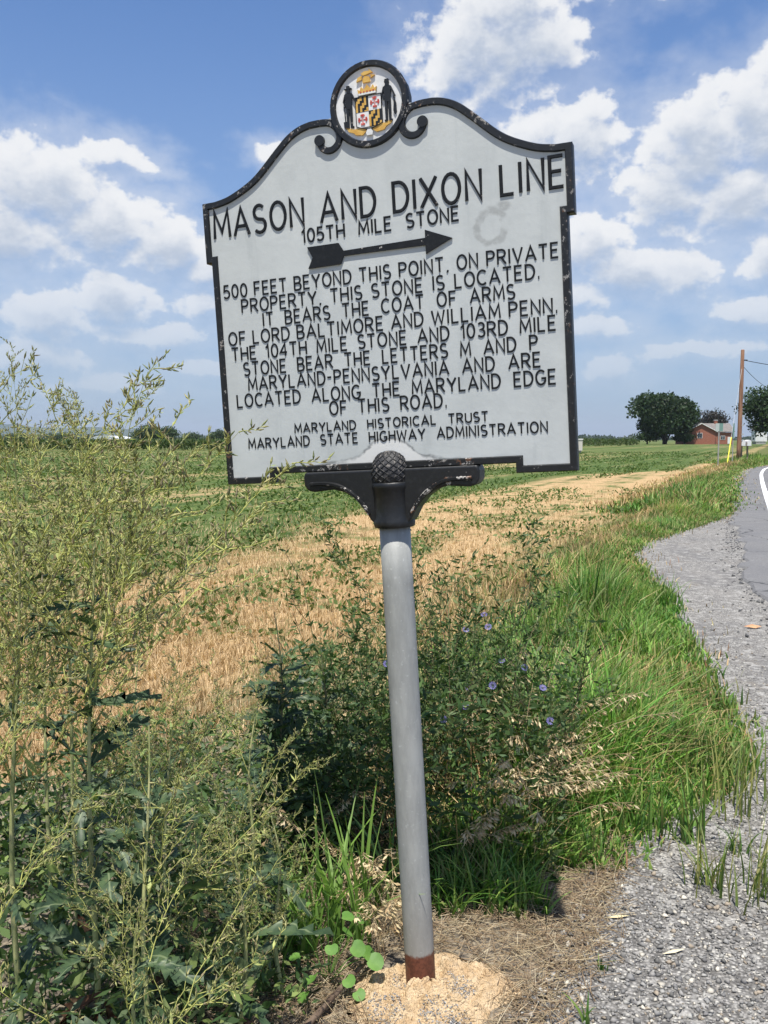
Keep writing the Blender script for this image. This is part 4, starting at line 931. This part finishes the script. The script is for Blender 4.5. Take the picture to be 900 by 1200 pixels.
# broad leaved seedling near the mound
root=empty('broad_leaved_weed',(-.165,2.50,0),'small lime green broad leaved weed left of the tan mound','weed')
blm=mat('lime_leaf',rough=.5,spec=.4,fn=var((.11,.24,.045),(.17,.32,.07),12),trans=.3)
def heart(s):
    V=[(0,0,0)];F=[]; K_=12
    for i in range(K_):
        a=-math.pi+2*math.pi*(i+.5)/K_; r_=.5*(1+.25*math.cos(a)-.25*(abs(a)>2.6)); V.append((.5*s+r_*s*math.cos(a)*.95,r_*s*math.sin(a)*.95,.10*s*abs(math.sin(a))-.08*s*(math.cos(a)>0.5)))
    V.append((.5*s,0,.0)); c=len(V)-1
    for i in range(K_): F.append((c,1+i,1+(i+1)%K_))
    me=bpy.data.meshes.new('leaf'); me.from_pydata(V,[],F); me.materials.append(blm); me.polygons.foreach_set('use_smooth',[True]*len(F)); return me
hme=heart(.045); A=[];B2=[]
r=random.Random(4)
for i,(dx,dy,dz) in enumerate([(.03,.0,.20),(-.05,.03,.21),(.06,-.02,.13),(.01,-.05,.15),(-.07,-.03,.10),(.09,.02,.08),(.05,-.07,.06),(.0,.02,.25),(-.03,-.07,.07),(.07,.05,.16),(-.08,.02,.14),(.04,.06,.11),(.11,-.04,.10),(-.05,-.1,.04),(.08,-.1,.04)]):
    o=link(bpy.data.objects.new('leaf',hme),root); o.location=(dx,dy,dz); a=math.atan2(dy,dx); o.rotation_euler=(r.uniform(-.3,.3)+.3,r.uniform(0,.5),a); o.scale=(r.uniform(.8,1.25),)*3
    A.append((0,0,0)); B2.append((dx*.6,dy*.6,dz*.7)); A.append((dx*.6,dy*.6,dz*.7));B2.append((dx,dy,dz))
V,F=tubes(A,B2,.0016,.0013,4); mesh_np('stem',V,F,blm,root)
# litter on the gravel
o=mesh_py('dry_leaf',[(0,0,.012),(.05,.02,.02),(.09,.0,.012),(.05,-.025,.006),(.045,0,.022)],[(0,4,1),(1,4,2),(2,4,3),(3,4,0)],mat('orange_leaf',rough=.8,fn=var((.42,.2,.1),(.5,.3,.16),30)))
o.location=(3.05,7.4,.004); o.scale=(1.7,1.7,1.4); tag(o,'curled orange brown dead leaf on the gravel shoulder','leaf')
sm=[(.0,0,.006),(.055,.012,.008),(.11,.004,.007),(.055,-.010,.008),(.055,0,.014)]
for i,(x,y,a_,lab,c_) in enumerate([(.735,2.83,.1,'pale straw chip on gravel nearest the shaded grass',(.6,.52,.3)),(.86,2.62,.3,'cream husk lying in the middle of the gravel',(.62,.55,.38))]):
    o=mesh_py('straw_chip',sm,[(0,4,1),(1,4,2),(2,4,3),(3,4,0)],mat('husk%d'%i,c_,rough=.8)); o.location=(x,y,.006); o.rotation_euler=(0,0,a_); o.scale=(.8,.8,.8); tag(o,lab,'husk','pale husks on the gravel')

# ================================================================ BACKGROUND
barkm=mat('bark',rough=.9,fn=var((.05,.04,.03),(.11,.09,.07),2))
def tree(x,y,w,ztop,zbot,seed,label,cols,k=9000,card=.55,grp=None,squash=1.,dx=0):
    r=np.random.default_rng(seed); root=empty('tree',(x,y,0),label,'tree',grp); rz=(ztop-zbot)/2; cz=(ztop+zbot)/2
    A=[(0,0,0)];B2=[(0,0,zbot+rz*.6)];ra=[w*.035];rb=[w*.022]
    for i in range(7):
        a=6.28*i/7+r.uniform(-.3,.3); A.append((0,0,zbot+rz*r.uniform(.0,.5)));B2.append((math.cos(a)*w*.3,math.sin(a)*w*.3,cz+rz*r.uniform(-.1,.5)));ra.append(w*.014);rb.append(w*.005)
    V,F=tubes(A,B2,np.array(ra),np.array(rb),8); mesh_np('trunk',V,F,barkm,root)
    nl=110; d=rdirs(r,nl,-.9,1); rr=r.uniform(.35,1,nl)[:,None]*.84; flat=np.where(d[:,2:3]<0,.75,1.)
    lc=d*rr*np.array([w/2,w/2,rz])*flat; lr=r.uniform(.10,.19,nl)*w
    i=r.integers(0,nl,k); q=rdirs(r,k,-.5,1); P=lc[i]+q*lr[i][:,None]*r.uniform(.75,1.1,k)[:,None]*np.array([1,1,.8]); P[:,2]+=cz; P[:,0]+=dx*P[:,2]
    P[:,2]=np.maximum(P[:,2],max(zbot,.8)*.4+r.uniform(0,.9,k))
    D=q*.35+rdirs(r,k); D/=np.linalg.norm(D,axis=1,keepdims=True); U=np.cross(D,q+rdirs(r,k)*.5); U/=np.linalg.norm(U,axis=1,keepdims=True)+1e-9; L=r.uniform(.6,1.4,k)*card
    V,F=leaves(P,D,U,L,L*.8); lumpc=palette(r,nl,cols,.28)[i]*r.uniform(.8,1.2,(k,1)); mesh_np('crown',V,F,leafm,root,np.repeat(lumpc,4,0)); return root
TG=[(.030,.058,.018),(.040,.072,.022),(.025,.048,.016)]
tree(91.7,290,23.5,17.6,-1.6,1,'large round dark tree in front of the brick house',TG,26000,.85)
tree(127,345,15,13.2,2,2,'dark purple leaved tree behind the brick house roof',[(.025,.025,.02),(.03,.035,.02),(.035,.028,.024)],6000,.6)
tree(91,205,18,14.8,-1,3,'big dark tree at the right frame edge behind the pole',TG,12000,.6)
tree(86,290,9,4.4,.4,4,'low shrub left of the trunk of the round tree',[(.05,.085,.03)],2500,.5,'shrubs under the round tree')
tree(97.5,288,8,3.6,.3,5,'low shrub between round tree and brick wall',[(.045,.075,.03)],2500,.5,'shrubs under the round tree')
FT=[(.05,.08,.035),(.06,.095,.04)]
for i,(px,d_,w,zt,lab) in enumerate([(172,350,13,6.6,'wide bushy tree right of the white greenhouse'),(196,350,12,6.2,'second bushy tree in the pair by the greenhouse'),(256,400,9,5.6,'small rounded tree seen just left of the plate'),(225,520,14,5.2,'low pale tree between the pair and the small one'),(20,600,16,5,'distant tree at the far left horizon'),(70,560,20,4.6,'distant broad tree left of the greenhouse')]):
    tree((px-450)/1037*d_,d_,w,zt,.3,30+i,lab,FT,3500,.6,'far trees on the left horizon')
# far woodland line
r=np.random.default_rng(9)
k=14000; a=r.uniform(-.62,.62,k); dd=r.uniform(1500,1800,k); hh=np.interp(a,[-.62,-.4,-.15,.2,.25,.3,.62],[9,8,5,4,7,6,5])*(1+.35*np.sin(a*90)+.2*np.sin(a*230)); P=np.stack([a*dd,dd,r.random(k)*hh],1); D=rdirs(r,k,-.3,1); V,F=leaves(P,D,perp(r,D),r.uniform(3,6,k),4.); 
o=mesh_np('far_woodland',V,F,leafm,None,np.repeat(palette(r,k,[(.045,.07,.04)],.2),4,0)); tag(o,kind='stuff',label='thin dark line of woodland along the horizon',cat='woodland')
# crop strip
def crop(k,ax,ay,bx,by,depth,H,cols,seed):
    r=np.random.default_rng(seed); t=r.random(k); s=r.random(k)**2.5*depth; nx,ny=-(by-ay),(bx-ax); l=math.hypot(nx,ny); nx/=l;ny/=l
    if ny<0: nx,ny=-nx,-ny
    x=ax+(bx-ax)*t+nx*s; y=ay+(by-ay)*t+ny*s; row_=.15*np.sin(t*40); z=r.random(k)**.6*H*(1+.06*np.sin(x*.9)); D=rdirs(r,k,.1,1); V,F=leaves(np.stack([x,y,z*.85],1),D,perp(r,D),r.uniform(.35,.8,k),.22); return V,F,np.repeat(palette(r,k,cols,.25),4,0)
CC=[(.06,.10,.03),(.08,.125,.035),(.05,.085,.025),(.11,.13,.045)]
V,F,C=cat([crop(22000,-75,108,0,135,60,1.5,CC,1),crop(22000,0,135,62,215,120,1.75,CC,2)])
o=mesh_np('crop_rows',V,F,leafm,None,C); tag(o,kind='stuff',label='dark green standing crop beyond the stubble field',cat='crop')
# greenhouse
root=empty('greenhouse',(-122.5,400,0),'long white plastic greenhouse with a rounded roof on the left horizon','greenhouse')
plm=mat('white_plastic',rough=.5,fn=var((.62,.64,.66),(.74,.75,.76),.6))
pf=[(-6,0),(-6,1.3)]+[(-6*math.cos(R(a)),1.3+1.9*math.sin(R(a))) for a in range(10,180,10)]+[(6,1.3),(6,0)]
mesh_py('cover',*prism(pf,-12,12),plm,root); mesh_py('door',*prism([(-1,0),(1,0),(1,2.1),(-1,2.1)],-12.08,-12.02),mat('grey_door',(.3,.32,.33)),root)
for yy in(-12.15,0,12.1): mesh_py('hoop',*ribbon(pf,.08,yy,.06),mat('hoop%d'%int(yy),(.45,.46,.47)),root)

# brick house
def brick_fn(n,c):
    t=n.new('ShaderNodeTexBrick'); t.inputs['Scale'].default_value=3.2; t.inputs['Color1'].default_value=(.27,.085,.05,1); t.inputs['Color2'].default_value=(.34,.12,.075,1); t.inputs['Mortar'].default_value=(.3,.25,.2,1); t.inputs['Mortar Size'].default_value=.012
    g=objco(n); X,Y,Z=n.xyz(g); n.put(t.inputs['Vector'],n.cxyz(n.m('ADD',X,Y),Z,0)); return t.outputs[0]
brm=mat('brick_wall',rough=.9,fn=brick_fn); rfm=mat('roof_shingle',rough=.9,fn=var((.15,.135,.125),(.22,.20,.185),3)); whm=mat('white_trim',(.7,.7,.68),rough=.6); glm=mat('window_glass',(.03,.04,.05),rough=.1,spec=.6)
hs_=empty('brick_house',(103.5,290,0),'red brick bungalow with a front gable and grey roof beside the round tree','house')
w,e,pk=4.7,4.5,6.9
mesh_py('wall',*prism([(-w,0),(w,0),(w,e),(0,pk-.15),(-w,e)],0,11),brm,hs_)
def slab(name,pts,th,m,par): # pts 4 corners
    V=[Vector(p) for p in pts]; V2=[v+Vector((0,0,th)) for v in V]; return mesh_py(name,V+V2,[(3,2,1,0),(4,5,6,7),(0,1,5,4),(1,2,6,5),(2,3,7,6),(3,0,4,7)],m,par)
ov=.5; sl_=(pk-e)/w
slab('roof',[(0,-ov,pk-.1),(w+ov,-ov,e-ov*sl_-.1),(w+ov,11.4,e-ov*sl_-.1),(0,11.4,pk-.1)],.18,rfm,hs_); slab('roof',[(-w-ov,-ov,e-ov*sl_-.1),(-.001,-ov,pk-.1),(-.001,11.4,pk-.1),(-w-ov,11.4,e-ov*sl_-.1)],.18,rfm,hs_)
for s in(-1,1): mesh_py('gable_trim',*ribbon([(0,pk-.12),(s*(w+ov),e-ov*sl_-.12)],.12,-.52,.05),whm,hs_)
def hwin(par,x,z,w_,h_,y=-.02,panes=2):
    f=mesh_py('window',*prism([(x-w_/2,z),(x+w_/2,z),(x+w_/2,z+h_),(x-w_/2,z+h_)],y-.06,y),whm,par)
    for i in range(panes):
        a=x-w_/2+.1+i*(w_-.1)/panes; mesh_py('pane',*prism([(a,z+.12),(a+(w_-.1)/panes-.1,z+.12),(a+(w_-.1)/panes-.1,z+h_-.12),(a,z+h_-.12)],y-.09,y-.062),glm,f)
hwin(hs_,-.4,2.0,1.7,1.7); 
mesh_py('wing_wall',*prism([(w+.01,0),(w+6.3,0),(w+6.3,3.9),(w+.01,3.9)],1.5,10),brm,hs_)
slab('wing_roof',[(w-3.2,1.0,4.0),(w+6.8,1.0,4.0),(w+6.8,5.8,6.75),(w-3.2,5.8,6.75)],.18,rfm,hs_); slab('wing_roof',[(w-3.2,5.8,6.75),(w+6.8,5.8,6.75),(w+6.8,10.6,4.0),(w-3.2,10.6,4.0)],.18,rfm,hs_)
hwin(hs_,w+3.0,1.5,1.5,1.3,1.48); mesh_py('door',*prism([(w+4.6,.2),(w+5.6,.2),(w+5.6,2.4),(w+4.6,2.4)],1.44,1.49),whm,hs_)
ch=mesh_py('chimney',*prism([(w+1.6,5.6),(w+2.6,5.6),(w+2.6,7.9),(w+1.6,7.9)],5.4,6.3),brm,hs_); mesh_py('chimney_cap',*prism([(w+1.5,7.9),(w+2.7,7.9),(w+2.7,8.05),(w+1.5,8.05)],5.3,6.4),whm,ch)
# shed at right
sh=empty('shed',(126.6,298,0),'small white plank shed with grey roof right of the pole','shed')
for i in range(7):
    mesh_py('plank',*prism([(-1.95+i*.56,0.9),(-1.41+i*.56,.9),(-1.41+i*.56,4.4),(-1.95+i*.56,4.4)],-.03*(i%2),.1),whm,sh)
mesh_py('body',*prism([(-1.9,.9),(1.9,.9),(1.9,4.35),(-1.9,4.35)],.11,3.5),whm,sh); mesh_py('base',*prism([(-1.6,0),(1.6,0),(1.6,.9),(-1.6,.9)],.12,3.4),mat('concrete',(.35,.34,.31)),sh)
mesh_py('roof',*prism([(-2.0,4.42),(2.0,4.42),(1.6,6.0),(-1.6,6.0)],-.2,3.7),rfm,sh)
# utility pole with guy and wires
pole=empty('utility_pole',(24.0,60,0),'tall brown wooden utility pole standing on the grass verge','utility pole')
pom=mat('pole_wood',rough=.9,fn=lambda n,c:n.mix(n.ss(n.noise(n.v('MULTIPLY',objco(n),(20,20,1.2)),1,5,.6),.35,.65),(.19,.095,.06),(.33,.19,.12)))
bm=bmesh.new(); lathe(bm,[(.155,-.2),(.15,1),(.14,3),(.13,5),(.115,7.55),(.09,7.6)],14); o=bm_obj('shaft',bm,pom,pole,True); o.rotation_euler=(0,R(.35),0)
dkm=mat('dark_metal',(.03,.03,.035),rough=.5); 
bm=bmesh.new()
for z in(1.9,2.5,3.1): box(bm,.10,.24,-.12,-.05,z,z+.09)
bm_obj('bracket',bm,mat('grey_hardware',(.4,.41,.4)),pole)
bm=bmesh.new(); box(bm,-.03,.35,-.1,-.04,6.85,6.93); bm_obj('crossarm',bm,dkm,pole)
wm=mat('wire_black',(.015,.015,.017),rough=.6)
def wire(name,a,b,sag,r_,label,cat_,grp=None,k=14,thick=None):
    P=[]; a,b=Vector(a),Vector(b)
    for i in range(k+1): t=i/k; p=a.lerp(b,t); p.z-=sag*4*t*(1-t); P.append(p)
    rr=[r_*(2.6 if thick and thick[0]<=i<thick[1] else 1) for i in range(k)]
    V,F=tubes([tuple(p) for p in P[:-1]],[tuple(p) for p in P[1:]],np.array(rr),np.array(rr),5); o=mesh_np(name,V,F,wm,None); return tag(o,label,cat_,grp)
wire('power_cable',(24.1,60,6.9),(64,75,8.2),1.6,.022,'thick black cable running right from the top of the pole','cable','overhead wires',28,(2,28))
wire('power_cable',(24.1,60,6.5),(36.8,85,6.4),.2,.018,'thin service wire sloping down behind the pole','cable','overhead wires')
root=empty('guy_wire',(21.3,55,0),'slanting guy wire of the pole with a yellow plastic guard','guy wire')
a=Vector((0,0,0));b=Vector((2.72,5.0,6.4))
V,F=tubes([tuple(a.lerp(b,i/10)) for i in range(10)],[tuple(a.lerp(b,(i+1)/10)) for i in range(10)],.012,.012,4); mesh_np('wire',V,F,mat('steel_wire',(.45,.46,.47),metal=.6,rough=.5),root)
V,F=tubes([(0,0,.0)],[tuple(a.lerp(b,.27))],.035,.035,8); mesh_np('guard',V,F,mat('yellow_plastic',(.75,.68,.06),rough=.5),root)
# green sign back and marker, mailboxes, white box by the field
tealm=mat('green_sign',rough=.5,fn=var((.16,.27,.23),(.22,.34,.29),3)); stm=mat('galvanised',rough=.6,fn=var((.27,.27,.25),(.34,.33,.3),4))
root=empty('small_road_sign',(18.85,50,0),'square grey green road sign on a thin post before the brick house','sign')
bm=bmesh.new(); box(bm,-.035,.035,-.02,.02,-.1,2.15); bm_obj('post',bm,stm,root); bm=bmesh.new(); box(bm,-.21,.0,-.045,-.022,2.06,2.5); bm_obj('plate',bm,mat('pale_plate',(.42,.47,.43)),root); bm=bmesh.new(); box(bm,.003,.21,-.045,-.022,2.06,2.5); bm_obj('plate',bm,tealm,root)
root=empty('green_marker_post',(22.8,58,0),'narrow green marker board on a post left of the utility pole','marker')
bm=bmesh.new(); box(bm,-.03,.03,-.02,.02,0,1.7); bm_obj('post',bm,stm,root); bm=bmesh.new(); box(bm,-.06,.06,-.05,-.022,1.65,2.65); bm_obj('board',bm,tealm,root)
def mailbox(x,y,label):
    root=empty('mailbox',(x,y,0),label,'mailbox','mailboxes beside the pole'); bm=bmesh.new(); box(bm,-.05,.05,0,.1,0,1.14); bm_obj('post',bm,mat('post_wood%d'%int(x*10),(.3,.24,.17)),root)
    pr=[(-.14,1.15),(.14,1.15),(.14,1.42)]+[(.14*math.cos(R(a)),1.42+.15*math.sin(R(a))) for a in range(20,180,20)]+[(-.14,1.42)]
    mesh_py('box',*prism(pr,-.25,.3),whm,root); mesh_py('door',*prism([(q*.92,1.17+(zz-1.15)*.9) for q,zz in pr],-.27,-.252),whm,root); mesh_py('flag',*prism([(.145,1.3),(.165,1.3),(.165,1.55),(.145,1.55)],-.1,.05),redp,root)
mailbox(24.32,60.3,'left white mailbox on a post just right of the pole'); mailbox(24.72,60.3,'right white mailbox farther from the pole')
root=empty('utility_box',(21.9,100,0),'small white utility box at the crop edge beside the plate','utility box')
bm=bmesh.new(); box(bm,-.4,.4,-.3,.3,.35,1.55); bm_obj('housing',bm,mat('offwhite',(.55,.52,.47)),root); bm=bmesh.new(); box(bm,-.46,.46,-.36,.36,1.553,1.68); bm_obj('lid',bm,whm,root); bm=bmesh.new(); box(bm,-.3,.3,-.2,.2,0,.347); bm_obj('foot',bm,stm,root)

# ================================================================ AIR
hz=bpy.data.materials.new('air'); hz.use_nodes=True; t=hz.node_tree; t.nodes.clear()
vo=t.nodes.new('ShaderNodeVolumePrincipled'); vo.inputs['Density'].default_value=7e-5; vo.inputs['Color'].default_value=(.80,.88,1,1); vo.inputs['Anisotropy'].default_value=.2
mo=t.nodes.new('ShaderNodeOutputMaterial'); t.links.new(vo.outputs[0],mo.inputs['Volume'])
bm=bmesh.new(); box(bm,-11000,11000,-11000,11500,-1,190); o=bm_obj('haze',bm,hz); tag(o,kind='stuff')
